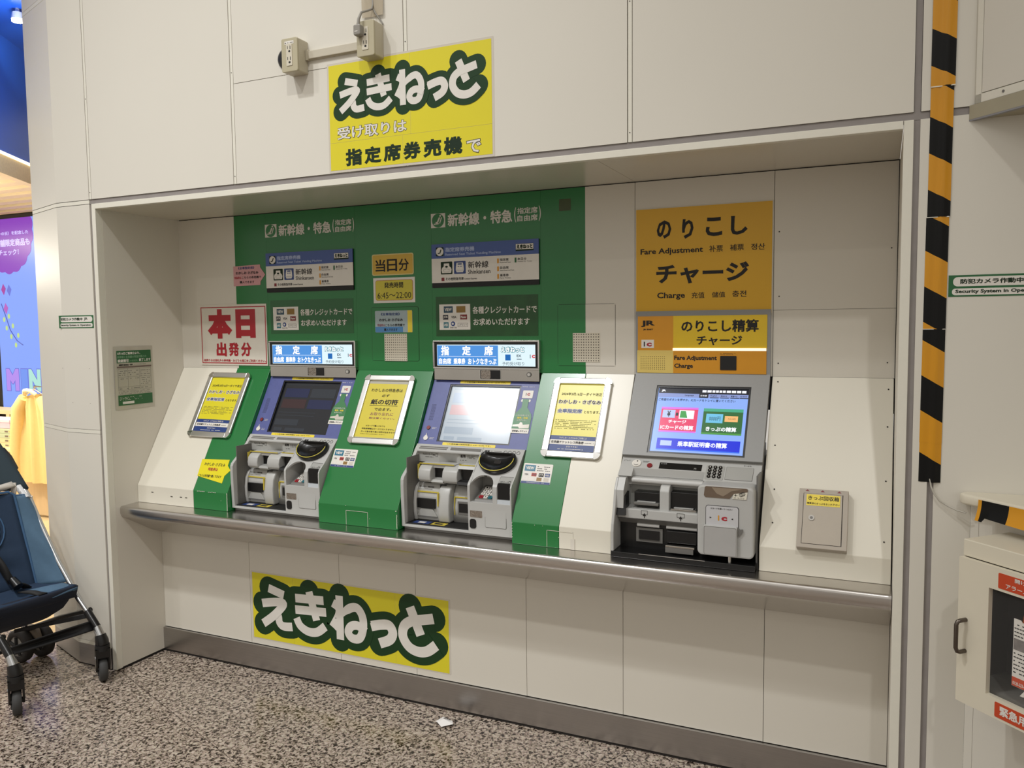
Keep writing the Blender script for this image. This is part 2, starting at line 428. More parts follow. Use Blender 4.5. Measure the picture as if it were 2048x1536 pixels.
# ------------------------------------------------------------------ sloping console casings
PROF = [(YB, 1.315), (.148, .803), (.148, .7262), (YB, .7262)]
PI_ = [(YB, 1.3140), (.150, .8028), (.150, .7262), (YB, .7262)]
def casing(segs, label, grp='sloping casings between the machines'):
    x0, x1 = segs[0][0], segs[-1][1]
    t = thing('console_casing', label, 'casing', ID, ((x0+x1)/2, .148, .7262), grp)
    for a, b, mt, nm in segs:
        obj(nm, MB().prismx(PROF, a, b), mt, t, bev=.0012)
    return t
ca1 = casing([(.001, .3325, CWHITE, 'white_panel'), (.3335, .5245, GREEN, 'green_panel')], 'white and green sloping casing left of the dark-screen machine')
ca2 = casing([(.9975, 1.3655, GREEN, 'green_panel')], 'all green sloping casing between the two blue machines')
ca3 = casing([(1.8415, 2.0195, GREEN, 'green_panel'), (2.0205, 2.2065, CWHITE, 'white_panel')], 'green and white sloping casing right of the lit machine')
ca4 = casing([(2.6875, XR-.0025, CWHITE, 'white_panel')], 'plain white sloping casing with the collection box at the far right')
# chipped paint on the green corners
FP = frame((0, .148, 0), X_, Z_)
def chips(parent, pts):
    mb = MB()
    for x, z, w_, h_ in pts:
        mb.poly([(x-w_, z-h_*.6), (x-w_*.1, z-h_), (x+w_, z-h_*.2), (x+w_*.7, z+h_), (x-w_*.6, z+h_*.7)], .0012, .0016)
    obj('paint_chip', mb, TRIM, parent, FP, kind='stuff')
rnd = random.Random(3)
chips(ca1, [(.36+.009*i, .8025+rnd.uniform(-.001, .001), .004, .0012) for i in range(12) if i not in (5, 6)]+[(.524-.001*rnd.random(), .73+.0045*i, .0016, .0028) for i in range(17)]+[(.49, .77, .001, .001)])
chips(ca2, [(1.364-.001*rnd.random(), .735+.0045*i, .0013, .0024) for i in range(12)]+[(1.36, .80, .003, .002), (.999, .80, .001, .004), (1.13, .803, .002, .001), (1.24, .76, .001, .001)])
chips(ca3, [(1.843, .75+.01*i, .0011, .002) for i in range(6)]+[(1.93, .80, .0012, .001), (2.02, .765, .001, .002), (1.96, .80, .001, .001)])
mk = MB()
for x, z in ((.085, .775), (.20, .764), (.255, .766), (.285, .766)): mk.box((x, z, .001), (x+.012, z+.003, .0014))
obj('scuff', mk, DARK, ca1, FP, kind='stuff')
# small inspection flaps in the lip of the casings
for cas, a, b, z1 in ((ca2, 1.13, 1.232, .785), (ca3, 1.975, 2.072, .787)):
    mb = MB(); mb.box((a, .728, .001), (a+.0012, z1, .0016)); mb.box((b-.0012, .728, .001), (b, z1, .0016)); mb.box((a, z1-.0012, .001), (b, z1, .0016))
    obj('flap_outline', mb, TRIM, cas, FP)
box('tape_tab', (2.063, .1455, .727), (2.078, .1475, .765), mat('milky_tape', '#d6d0c4', .2), ca3)
for x, s_ in ((2.706, .02), (3.045, .04), (2.72, .40), (3.042, .35), (2.722, .51), (3.04, .54), (2.712, .25), (3.044, .17)):
    obj('screw', MB().disc(x, -s_, .0024, .0005, .0014, k=8), DARK, ca4, FS)

# ------------------------------------------------------------------ screens
def emis(name, col, e, body=.12, rough=.25, spec=.4):
    if name in MATS: return MATS[name]
    m_ = mat(name, col, rough, emit=e, var=.0, spec=spec); nt = m_.node_tree; b = nt.nodes['Principled BSDF']
    nt.links.remove(b.inputs['Base Color'].links[0]); c = rgb(col); b.inputs['Base Color'].default_value = tuple(x*body for x in c[:3])+(1,)
    return m_
LCD_W = emis('lcd_white', '#dff4fb', .95); LCD_B = emis('lcd_blue', '#4f93dd', .95); LCD_T = emis('lcd_text', '#ffffff', 1.15)
LCD_TEAL = emis('lcd_teal', '#1f8f9f', .7); LCD_RED = emis('lcd_red', '#e03040', .8); LCD_GR = emis('lcd_grey', '#5a6f80', .6)
SC_OFF = mat('screen_idle', '#15171c', .16, spec=.6, emit=.6, var=.05, scale=6)
SC_OFF1 = mat('screen_idle_blue', '#181d38', .2, emit=.7); SC_OFF2 = mat('screen_idle_red', '#2c1c1e', .2, emit=.7); SC_OFF3 = mat('screen_idle_grey', '#22262c', .2, emit=.7)
SC_HAZE = emis('screen_haze', '#b4bfc9', .66, .35, .13, 1.0); SC_HAZE1 = emis('screen_haze_blue', '#a3b2c6', .74, .35, .13, 1.0)  # pale tone and extra glow paint the glare haze over this screen
SC_HAZE2 = emis('screen_haze_red', '#c8a5a8', .74, .35, .13, 1.0); SC_HAZE3 = emis('screen_haze_grey', '#9aa8b6', .72, .35, .13, 1.0)

def ekinet(x0, z0, x1, z1, parent, fr, mw=WHITE, mo=INKG, wz=.001, r=.1):
    """small rounded wordmark: outlined kana"""
    text('えきねっと', x0, z0, x1, z1, mo, parent, fr, .13, wz, name='wordmark_outline')
    text('えきねっと', x0+(x1-x0)*.02, z0+(z1-z0)*.10, x1-(x1-x0)*.02, z1-(z1-z0)*.10, mw, parent, fr, .035, wz+.0007)

def ticket_machine(x0, label, on):
    L = label
    t = thing('ticket_machine', L, 'ticket machine', ID, (x0+.234, .17, .7262), 'blue ticket machines')
    fo = .018
    FO = frame(Vector((0, .4405, 1.315))+Vector((0, -SU.z, SU.y))*(-fo), X_, SU)
    H = FY(.425)
    X = lambda a: x0+a
    # header display
    hf = obj('display_frame', MB().ring(X(.005), 1.3265, X(.468), 1.4395, .006, -.02, .002), ALU, t, H, bev=.001)
    hb = obj('display_bezel', MB().ring(X(.0108), 1.3285, X(.4625), 1.4335, .0105, -.018, 0), BLACK, t, H)
    lr = (X(.0205), 1.423, X(.4545), 1.340)
    lc = obj('header_display', MB().box((X(.02), 1.3385, -.012), (X(.455), 1.4240, -.003)), LCD_W, t, H)
    q = -.0028
    pl(sub(lr, .005, .04, .628, .985), LCD_B, lc, H, -.003, -.0024)
    for s, a, b in (('指', .045, .13), ('定', .265, .355), ('席', .49, .58)):
        text(s, *sub(lr, a, .06, b, .52), LCD_T, lc, H, .035, -.002)
    pl(sub(lr, .02, .553, .61, .566), LCD_T, lc, H, -.003, -.0022)
    for s, a, b in (('自由席', .02, .15), ('乗車券', .175, .298), ('おトクなきっぷ', .325, .612)):
        text(s, *sub(lr, a, .65, b, .94), LCD_T, lc, H, .03, -.002)
    r = sub(lr, .655, .09, .89, .38)
    ekinet(*r, lc, H, LCD_T, LCD_TEAL, -.0022)
    pl(sub(lr, .70, .46, .752, .74), emis('lcd_deep_blue', '#1b6fc0', .8), lc, H, -.003, -.0022)
    text('EX', *sub(lr, .812, .46, .858, .58), LCD_GR, lc, H, .03, -.002)
    pl(sub(lr, .812, .66, .86, .69), LCD_GR, lc, H, -.003, -.0022)
    text('予約受け取り', *sub(lr, .67, .80, .885, .97), LCD_GR, lc, H, .0, -.002)
    text('C', *sub(lr, .958, .47, .99, .62), LCD_RED, lc, H, .07, -.002)
    pl(sub(lr, .94, .46, .946, .63), LCD_GR, lc, H, -.003, -.0022)
    # steel strip with the camera window and the key lock
    sp = obj('steel_strip', MB().box((X(.007), 1.2815, -.03), (X(.4665), 1.3262, -.003)), MIRROR, t, H, bev=.0008)
    obj('camera_window', MB().rbox(X(.215), 1.288, X(.304), 1.3235, .005, -.003, -.002), BLACK, sp, H)
    obj('window_rim', MB().ring(X(.214), 1.287, X(.305), 1.3245, .0012, -.003, -.001), CHROME, sp, H)
    obj('sensor_lens', MB().rbox(X(.218), 1.289, X(.260), 1.3225, .006, -.002, -.0014), mat('crumpled_mirror', '#a8a098', .18, metal=1, var=.5, scale=160, bump=1.0), sp, H)
    k = obj('key_lock', MB().disc(X(.424), 1.308, .0095, -.003, .0005, k=24), MGREYD, sp, H)
    obj('keyhole', MB().disc(X(.424), 1.308, .006, .0005, .001, k=16), CHROME, k, H)
    # blue touch bezel round the screen
    sx0, sx1, sv0, sv1 = X(.0785), X(.3905), -.296, -.048
    b = MB(); b.box((X(-.001), sv1, -.02), (X(.466), -.031, 0)); b.box((X(-.001), -.312, -.02), (X(.466), sv0, 0))
    b.box((X(-.001), sv0, -.02), (sx0, sv1, 0)); b.box((sx1, sv0, -.02), (X(.466), sv1, 0))
    bz = obj('touch_bezel', b, BLUE, t, FO)
    M = (SC_HAZE, SC_HAZE1, SC_HAZE2, SC_HAZE3) if on else (SC_OFF, SC_OFF1, SC_OFF2, SC_OFF3)
    rim = obj('screen_rim', MB().ring(sx0+.0002, sv0+.0002, sx1-.0002, sv1-.0002, .006, -.012, -.002), BLACK, t, FO)
    sc = obj('touch_screen', MB().box((sx0+.001, sv0+.001, -.02), (sx1-.001, sv1-.001, -.009)), M[0], t, FO)
    sr = (sx0+.008, sv1-.006, sx1-.006, sv0+.006)
    for (a, c_, d, e), mm in (((.05, .12, .48, .30), M[1]), ((.52, .12, .95, .30), M[3]), ((.05, .34, .48, .52), M[2]), ((.52, .34, .95, .52), M[1]), ((.03, .74, .45, .86), M[3]), ((.05, .91, .2, .97), M[3]), ((.25, .91, .6, .97), M[3])):
        pl(sub(sr, a, c_, d, e), mm, sc, FO, -.009, -.0085, 'menu_button')
    for y_ in (.04, .6, .66):
        pl(sub(sr, .04, y_, .7, y_+.012), M[3], sc, FO, -.009, -.0086, 'menu_line')
    for va, vb, a, b_ in ((-.0322, -.0445, .121, .342), (-.298, -.3095, .108, .336)):
        s = obj('opening_hours_sticker', MB().rbox(X(a), vb, X(b_), va, .003, 0, .0008), YELS, bz, FO)
        text('この券売機の発売時間は 6:45～22:00 です。', X(a+.02), vb+.0035, X(b_-.02), va-.0035, INK, bz, FO, .02, .001)
    mh = MB()
    for i in range(5):
        for j in range(14): mh.disc(X(.021+.004*i), -.141-.005*j, .0013, 0, .0004, k=5)
    obj('microphone_hole', mh, DARK, bz, FO, kind='stuff')
    ld = obj('call_button', MB().disc(X(.029), -.240, .0075, 0, .003, k=18), REDB, bz, FO)
    obj('button_ring', MB().disc(X(.029), -.240, .009, 0, .0012, k=18), BLACK, bz, FO)
    obj('lamp_drop', MB().poly([(X(.028)+.010*math.sin(a_)*(1 if math.cos(a_) > -.2 else .75), -.283-.011*math.cos(a_)+(.009 if abs(a_-math.pi) < .25 else 0)) for a_ in [2*math.pi*i/22 for i in range(22)]], 0, .003), WHITE, bz, FO)
    scribble(X(.045), -.246, X(.065), -.236, 2, WHITE, bz, FO, .0004); scribble(X(.045), -.289, X(.065), -.278, 2, WHITE, bz, FO, .0004)
    scribble(X(.396), -.055, X(.446), -.049, 1, WHITE, bz, FO, .0004)
    # card logo and bottle-shaped sticker
    st = obj('card_sticker', MB().rbox(X(.4026), -.101, X(.446), -.068, .003, 0, .0012), WHITE, bz, FO)
    text('i', X(.4165), -.09, X(.419), -.079, INK, bz, FO, .05, .0014); text('C', X(.4215), -.09, X(.434), -.079, RED, bz, FO, .09, .0014)
    cx = X(.4215)
    bt = [(-.013, -.105), (.0125, -.105), (.0125, -.140), (.022, -.152), (.033, -.166), (.037, -.18), (.037, -.2455), (-.036, -.2455), (-.036, -.18), (-.033, -.166), (-.022, -.152), (-.012, -.140)]
    bo = obj('bottle_sticker', MB().poly([(cx+p[0], p[1]) for p in bt], 0, .0014), BOTTLE, bz, FO)
    obj('sticker_foot', MB().box((cx-.036, -.2455, .0014), (cx+.037, -.228, .0018)), WHITE, bz, FO)
    text('この人も待ってる。', cx-.028, -.176, cx+.029, -.169, WHITE, bz, FO, .02, .0018)
    text('簡単、快適', cx-.021, -.187, cx+.023, -.179, YELS, bz, FO, .03, .0018)
    text('ｅチケット。', cx-.02, -.1965, cx+.02, -.1895, WHITE, bz, FO, .02, .0018)
    obj('ticket_picture', MB().poly([(cx-.034, -.212), (cx-.008, -.208), (cx-.004, -.200), (cx+.004, -.202), (cx+.008, -.211), (cx+.034, -.208), (cx+.034, -.224), (cx-.004, -.226), (cx-.01, -.219), (cx-.034, -.219)], .0014, .0018), LAM, bz, FO)
    text('新幹線 e チケット', cx-.03, -.241, cx+.031, -.233, INK, bz, FO, .03, .002)
    for s_ in (-1, 1): obj('tape_dot', MB().disc(cx+s_*.0155, -.111, .0045, 0, .001, k=10, ry=.006), WHITE, bz, FO)
    # lower housing: profile of the cheeks
    P = [(.30, 1.0355), (.2912, 1.0355), (.232, .9745), (.186, .941), (.1715, .929), (.1665, .918), (.1655, .90), (.1705, .7385), (.40, .7385), (.40, 1.0)]
    ck = obj('left_cheek', MB().prismx(P, X(.0005), X(.0145)), MGREY, t, bev=.002)
    e1 = (.295, 1.038); UP = Vector((0, .12, .113)).normalized()
    FPp = frame((0, .295, 1.038), X_, UP)
    y1, z1 = .295-.031*UP.y, 1.038-.031*UP.z
    rim = obj('upper_rim', MB().prismx([(.2955, 1.0385), (y1, z1), (y1, z1-.004), (.40, z1-.004), (.40, 1.03)], X(.0005), X(.292)), MGREY, t)
    for a, b_, va, vb in ((.020, .143, -.0095, -.0145), (.018, .140, -.0175, -.0225), (.156, .286, -.009, -.0215)):
        obj('label_bar', MB().box((X(a), vb, .0003), (X(b_), va, .0009)), MGREYD, rim, FPp)
    lp = obj('label_panel', MB().box((X(.0145), .972, -.1), (X(.105), z1-.003, 0)), MGREY2, t, FY(.281))
    obj('finger_scoop', MB().grid(lambda a, v: (X(.105+.085*a), -(.281-.028*math.sin(math.pi*a)*0-.0+.03*math.sin(math.pi*a)*(1-v))+.0, .972+v*(z1-.975)), 10, 4), MGREY, t, frame((0, 0, 0), (1, 0, 0), (0, -1, 0)) if False else Matrix(((1, 0, 0, 0), (0, -1, 0, 0), (0, 0, 1, 0), (0, 0, 0, 1))))
    lp2 = obj('label_panel', MB().box((X(.19), .972, -.1), (X(.292), z1-.003, 0)), MGREY2, t, FY(.281))
    text('クレジットカード Suica', X(.034), .998, X(.088), 1.006, INK, t, FY(.281), .02, .001)
    scribble(X(.045), .990, X(.08), .995, 1, INK, t, FY(.281)); obj('card_icon', MB().ring(X(.091), .994, X(.100), 1.006, .0008, 0, .0006), INK, t, FY(.281))
    text('紙幣', X(.2), .997, X(.222), 1.008, INK, t, FY(.281), .02, .001); scribble(X(.228), .994, X(.262), 1.008, 3, INK, t, FY(.281)); scribble(X(.198), .985, X(.225), .990, 1, INK, t, FY(.281))
    obj('alcove_back', MB().box((X(.0145), .752, -.02), (X(.30), .9725, 0)), MGREYD, t, FY(.335))
    box('alcove_side', (X(.0145), .19, .752), (X(.0175), .335, 1.0), MGREYD, t)
    # card slot: two rounded lobes with a dark slot between them
    lobe = [(.334, .970), (.262, .969), (.24, .963), (.226, .950), (.221, .93), (.224, .912), (.236, .903), (.255, .900), (.334, .900)]
    for a, b_ in ((.045, .098), (.150, .214)):
        obj('slot_lobe', MB().prismx(lobe, X(a), X(b_), 0, True), MGREY, t, bev=.003)
    box('card_slot', (X(.098), .262, .905), (X(.15), .334, .958), BLACK, t)
    obj('slot_lip', MB().prismx([(.262, .918), (.235, .914), (.228, .906), (.24, .898), (.334, .898)], X(.098), X(.15)), MGREY2, t)
    obj('slot_top', MB().prismx([(.334, .972), (.25, .972), (.25, .957), (.334, .955)], X(.045), X(.19)), MGREY, t)
    # banknote slot
    box('banknote_slot', (X(.222), .25, .905), (X(.290), .334, .962), BLACK, t)
    obj('banknote_lip', MB().prismx([(.25, .918), (.225, .914), (.22, .904), (.24, .896), (.334, .896)], X(.214), X(.291)), BLACKM, t)
    obj('banknote_hood', MB().prismx([(.334, .978), (.24, .974), (.232, .962), (.334, .96)], X(.214), X(.291)), MGREY, t)
    # ticket outlet, a rounded drum
    drum = [(.334, .896), (.262, .894), (.240, .882), (.227, .860), (.221, .82), (.222, .785), (.228, .752), (.334, .752)]
    flat = [(.334, .896), (.262, .894), (.247, .872), (.241, .845), (.240, .80), (.246, .752), (.334, .752)]
    dr = obj('ticket_outlet', MB().prismx(flat, X(.030), X(.130)), MGREY, t, bev=.003)
    obj('outlet_fin', MB().prismx(drum, X(.128), X(.178), 0, True), MGREY, t, bev=.006); obj('outlet_side', MB().prismx([(a_+.006, b_) for a_, b_ in drum], X(.018), X(.031), 0, True), MGREY, t, bev=.003)
    box('outlet_mouth', (X(.032), .2325, .800), (X(.112), .25, .838), BLACK, t, bev=.002)
    obj('outlet_lip', MB().poly([(X(.046), .799), (X(.098), .799), (X(.118), .768), (X(.028), .768)], -.012, .004), MGREY2, t, FY(.240), bev=.002)
    FD = frame((0, .262, .894), X_, Vector((0, .022, .022)).normalized())
    box('paper_sensor', (X(.124), .2525, .880), (X(.151), .27, .892), BLACK, t)
    text('きっぷ・領収証', X(.035), .8785, X(.10), .8845, INK, t, FY(.2488), .02, .0); scribble(X(.035), .8715, X(.095), .876, 1, INK, t, FY(.2445), .0)
    # change outlet
    d2 = [(.334, .90), (.285, .896), (.262, .86), (.252, .81), (.256, .752), (.334, .752)]
    obj('change_outlet', MB().prismx(d2, X(.18), X(.291), 0, True), MGREY, t)
    box('change_mouth', (X(.206), .2495, .792), (X(.291), .28, .826), BLACK, t)
    box('change_rim', (X(.200), .2505, .785), (X(.291), .28, .833), MGREYD, t)
    text('おつり', X(.245), .868, X(.288), .886, INK, t, FY(.262), .03, .001); scribble(X(.24), .858, X(.285), .863, 1, INK, t, FY(.259))
    for a_, b_ in (((X(.03), .2405, .8605), (X(.13), .2455, .8645)), ((X(.1305), .2175, .815), (X(.134), .2445, .8645)), ((X(.185), .2555, .846), (X(.29), .2595, .850)), ((X(.185), .2505, .78), (X(.188), .2575, .848)), ((X(.04), .244, .9705), (X(.19), .2475, .9735)), ((X(.216), .2385, .9745), (X(.29), .242, .9775)), ((X(.040), .23, .915), (X(.0425), .245, .97))):
        box('yellow_edging', a_, b_, YELL, t)
    # tray floor
    tr_ = box('tray', (X(.0145), .180, .7385), (X(.292), .335, .7515), BLACKM, t, bev=.002)
    for (a, b_), ya, yb, mm in (((.035, .105), .19, .225, NAVY), ((.055, .085), .196, .216, WHITE), ((.115, .175), .188, .222, YELL), ((.125, .160), .196, .214, INK)):
        box('tray_sticker', (X(a), ya, .7512), (X(b_), yb, .7518+(.0004 if mm in (WHITE, INK) else 0)), mm, tr_)
    box('lower_sill', (X(.0005), .1712, .7385), (X(.292), .182, .7475), MGREY, t, bev=.0015)
    # right-hand block
    R0, R1 = .287, .4625
    obj('front_block', MB().prismx([(.1705, .7385), (.1668, .858), (.42, .858), (.42, .7385)], X(R0), X(R1)), MGREY, t, bev=.001)
    obj('sloping_top', MB().prismx([(.295, 1.038), (.2030, .9515), (.42, .9515), (.42, 1.03)], X(R0), X(R1)), MGREY, t)
    mid = [(.1668, .858), (.1655, .90), (.1665, .918), (.1715, .926), (.2030, .9515), (.34, .9515), (.34, .858)]
    for a, b_ in ((R0, .2965), (.3885, .4055), (.4575, R1)):
        obj('partition', MB().prismx(mid, X(a), X(b_)), MGREY, t)
    box('niche_back', (X(.2965), .275, .858), (X(.3885), .34, .9515), MGREY2, t)
    ar = MB()
    for s_, xa in ((1, .2965), (-1, .3885)):
        pts = [(X(xa), .0)]+[(X(xa)+s_*.040*(1-math.cos(math.radians(9*i))), -.050+.050*math.sin(math.radians(9*i))) for i in range(11)]
        ar.poly(pts, -.008, 0)
    obj('niche_arch', ar, MGREY, t, frame((0, .2030, .9515), X_, UP))
    kb = [(.176, .858), (.182, .866), (.262, .900), (.275, .900), (.275, .858)]
    obj('keypad_base', MB().prismx(kb, X(.31), X(.3885)), MGREYD, t)
    kp = MB(); FK = frame((0, .182, .8662), X_, Vector((0, .08, .034)).normalized())
    for i in range(3):
        for j in range(4):
            col_ = 1 if (i == 0 and j == 0) else 2 if (i == 2 and j == 0) else 0
            kp.rbox(X(.322)+i*.0185, .006+j*.019, X(.322)+i*.0185+.015, .006+j*.019+.014, .002, 0, .004, col_, 3)
    ko = obj('keypad', kp, [WHITE, RED, TEAL], t, FK)
    for i in range(3):
        for j in range(4):
            text('123456789*0#'[(3-j)*3+i] if j else '×○✓'[0:1], X(.326)+i*.0185, .009+j*.019, X(.333)+i*.0185, .017+j*.019, INK, ko, FK, .03, .0042)
    # card reader column
    rd = obj('reader_panel', MB().prismx([(.172, .858), (.1705, .90), (.1735, .928), (.2065, .9515), (.34, .9515), (.34, .858)], X(.4055), X(.4575)), MGREY2, t)
    obj('reader_window', MB().rbox(X(.408), .875, X(.455), .933, .003, -.02, .0006), BLACK, t, FY(.1698))
    obj('reader_sill', MB().box((X(.4055), .858, -.01), (X(.4575), .873, .002)), mat('sill_pale', '#c3cad0', .3), t, FY(.1698))
    text('QRコード', X(.412), -.03, X(.442), -.024, INK, t, frame((0, .2065, .9515), X_, UP), .02, .004)
    obj('code_icon', MB().ring(X(.444), -.033, X(.453), -.022, .0015, .003, .0042), INK, t, frame((0, .2065, .9515), X_, UP))
    # black coin bowl on the sloping top
    cxb, cyb = X(.3735), -.062
    def dpt(a):
        x = math.cos(a); y = math.sin(a)
        return (cxb+.0735*x, cyb+(min(.0285*1.0, .060*y) if y > 0 else .060*y))
    def bowl(u, v):
        a = 2*math.pi*u; px, py = dpt(a); rings = [(1.0, 0), (1.0, .016), (.97, .021), (.88, .021), (.80, .012), (.45, .0035), (.0, .002)]
        k_, wz = rings[int(round(v*6))]
        return (cxb+(px-cxb)*k_, cyb+(py-cyb)*k_+ (.012*(1-k_)), wz)
    bw = obj('coin_bowl', MB().grid(bowl, 40, 6), BLACK, t, FPp)
    pts = [(cxb+(dpt(math.radians(a_))[0]-cxb)*.93, cyb+(dpt(math.radians(a_))[1]-cyb)*.93, .0215) for a_ in range(172, 369, 6)]
    obj('bowl_line', MB().tube(pts, .0013, 6), mat('bowl_yellow', '#ddd04a', .4), bw, FPp)
    obj('bowl_slot', MB().rbox(cxb-.014, cyb-.012, cxb+.014, cyb+.004, .004, .003, .0046), DARK, bw, FPp)
    text('硬貨', X(.302), -.0225, X(.323), -.0115, INK, t, FPp, .03, .0006)
    scribble(X(.328), -.021, X(.372), -.012, 2, INK, t, FPp, .0005)
    for i in range(4):
        mb = MB(); n = 16; cxx = X(.388+.0175*i)
        pin = [(cxx+.0068*math.cos(2*math.pi*k/n), -.017+.0068*math.sin(2*math.pi*k/n), .0008) for k in range(n+1)]
        obj('coin_icon', mb.tube(pin, .0006, 4, caps=False), INK, t, FPp)
    obj('panel_seam', MB().box((X(.2915), -.12, .0002), (X(.2925), 0, .0006)), MGREYD, t, FPp)
    # flat lower face: dimpled mirror patch, black slot, cover
    F7 = FY(.1690)
    obj('dimpled_mirror', MB().rbox(X(.295), .801, X(.345), .838, .004, -.001, .0012), mat('crumpled_mirror', '#a8a098', .18), t, F7)
    obj('jack_slot', MB().rbox(X(.2935), .759, X(.320), .794, .009, -.001, .0016), BLACK, t, FY(.1695))
    dm = MB(); dm.rbox(X(.356), .768, X(.4415), .838, .005, -.003, .0006)
    dmo = obj('service_cover', dm, MGREYD, t, FY(.1690))
    obj('cover_face', MB().rbox(X(.3575), .7695, X(.44), .8365, .004, .0006, .0014), MGREY, t, FY(.1690))
    box('plinth', (X(.004), .185, .7262), (X(.46), .40, .7385), MGREYD, t)
    box('inner_body', (X(.0), .345, .74), (X(.466), .44, .99), MGREYD, t)
    return t
tmA = ticket_machine(.5275, 'blue ticket machine with the dark idle screen, between white-green and green casings', False)
tmB = ticket_machine(1.3695, 'blue ticket machine with the bright glaring screen, between the two framed yellow notices', True)

# ------------------------------------------------------------------ fare adjustment machine
def fare_machine():
    t = thing('fare_machine', 'grey fare adjustment machine with yellow and orange header and lit blue menu screen', 'ticket machine', ID, (2.446, .13, .7262))
    H = FY(.4295)
    hp = obj('header_panel', MB().box((2.2135, 1.3205, -.03), (2.6805, 1.5425, -.001)), FGREY, t, H)
    def q(n, x0, z0, x1, z1, mt, w1=.001): return obj(n, MB().box((x0, z0, -.001), (x1, z1, w1)), mt, hp, H)
    q('orange_block', 2.2213, 1.4028, 2.3499, 1.5243, ORA); q('yellow_block', 2.3499, 1.411, 2.6693, 1.5243, mat('header_yellow', '#dcb923', .35))
    q('pale_block', 2.2190, 1.3222, 2.3499, 1.4028, PALEY); q('orange_block', 2.3499, 1.3222, 2.6680, 1.4016, ORA)
    obj('light_bar', MB().box((2.349, 1.4016, 0), (2.667, 1.4108, .004)), mat('light_bar_glow', '#ffe9c8', .4, emit=1.0), t, H)
    text('JR', 2.2332, 1.486, 2.2837, 1.5094, INK, hp, H, .05, .0014); text('JR EAST', 2.241, 1.4735, 2.2775, 1.480, INK, hp, H, .05, .0014)
    o = q('card_mark', 2.2345, 1.411, 2.2805, 1.4406, WHITE, .0014)
    text('i', 2.243, 1.4165, 2.2478, 1.434, INK, hp, H, .06, .0018); text('C', 2.2535, 1.4165, 2.2725, 1.4305, RED, hp, H, .1, .0018)
    text('のりこし精算', 2.3785, 1.4665, 2.6415, 1.5095, INK, hp, H, .03, .0014)
    text('チャージ', 2.4322, 1.421, 2.588, 1.4539, INK, hp, H, .03, .0014)
    text('Fare Adjustment', 2.3536, 1.3645, 2.5025, 1.3845, INK, hp, H, .035, .0014); text('Charge', 2.3536, 1.3365, 2.42, 1.3565, INK, hp, H, .035, .0014)
    hm = MB()
    for i in range(13):
        for j in range(8): hm.disc(2.2335+.0071*i, 1.3805-.0064*j, .0013, .001, .0014, k=5)
    obj('speaker_hole', hm, DARK, hp, H, kind='stuff')
    obj('camera_window', MB().rbox(2.514, 1.3352, 2.569, 1.3842, .002, .001, .003), BLACK, t, H)
    scribble(2.514, 1.387, 2.566, 1.394, 2, INK, hp, H, .0012)
    # sloping front with the screen
    u = Vector((0, .2167, .34)).normalized(); FM = frame((0, .43, 1.3205), X_, u)
    sx0, sx1, s0, s1 = 2.2985, 2.6235, -.309, -.0485
    b = MB(); b.box((2.2135, s1, -.03), (2.6805, .002, 0)); b.box((2.2135, -.321, -.03), (2.6805, s0, 0)); b.box((2.2135, s0, -.03), (sx0, s1, 0)); b.box((sx1, s0, -.03), (2.6805, s1, 0))
    bz = obj('screen_surround', b, FGREY, t, FM)
    obj('screen_rim', MB().ring(sx0, s0, sx1, s1, .0075, -.02, -.003), BLACK, t, FM)
    LBG = emis('menu_sky', '#8fb2fa', .9)
    sc = obj('touch_screen', MB().box((sx0+.001, s0+.001, -.02), (sx1-.001, s1-.001, -.006)), LBG, t, FM)
    r = (2.3075, -.055, 2.6185, -.3065); e0, e1, e2 = -.006, -.0054, -.005
    MK = emis('menu_dark', '#0d0f22', .6); MLT = emis('menu_pale', '#b9cbf5', .9); MW = emis('menu_white', '#f3f6ff', 1.0)
    MRED = emis('menu_red', '#e8386a', .9); MPK = emis('menu_pink', '#e070e8', .9); MGN = emis('menu_green', '#2c6b33', .85); MGL = emis('menu_green_light', '#46b08a', .85); MBL = emis('menu_blue', '#0a28d8', .95)
    MCY = emis('menu_cyan', '#6fc4ea', .9); MOR = emis('menu_orange', '#f2b872', .95); MGC = emis('menu_card_green', '#35a045', .9); MIK = emis('menu_ink', '#10141f', .5)
    def s(n, f, mt, w0=e0, w1=e1): return obj(n, MB().box((sub(r, *f)[0], sub(r, *f)[1], w0), (sub(r, *f)[2], sub(r, *f)[3], w1)), mt, sc, FM)
    s('status_bar', (0, 0, 1, .085), MK); s('tab_bar', (0, .085, 1, .145), emis('menu_tab', '#8f9fd8', .85)); s('active_tab', (.46, .085, .56, .145), MK, e1, e2)
    text('JR', *sub(r, .03, .03, .08, .065), MW, sc, FM, .07, e2)
    for i in range(10):
        w_ = .045 if i in (0, 1, 6, 7, 8, 9) else .03; xx = [.49, .545, .60, .638, .676, .714, .755, .81, .865, .92][i]
        s('ic_badge', (xx, .025, xx+w_, .06), MW, e1, e2)
    for i, (a, tx) in enumerate(((.47, '日本語'), (.58, 'English'), (.69, '简体中文'), (.80, '繁體中文'), (.90, '한국어'))):
        text(tx, *sub(r, a+.005, .10, a+.075, .125), MW if i == 0 else MIK, sc, FM, .01, e2)
        if i: s('tab_edge', (a, .135, a+.095, .146), MIK, e1, e2)
    text('Language', *sub(r, .3, .10, .4, .127), MIK, sc, FM, .01, e2)
    text('ご希望のボタンを押すか、ICカードをトレイに置いてください', *sub(r, .01, .165, .86, .205), MIK, sc, FM, .015, e2)
    s('menu_button', (.06, .30, .47, .68), MRED); s('button_edge', (.06, .30, .47, .33), MPK, e1, e2); s('button_edge', (.06, .66, .47, .68), MPK, e1, e2)
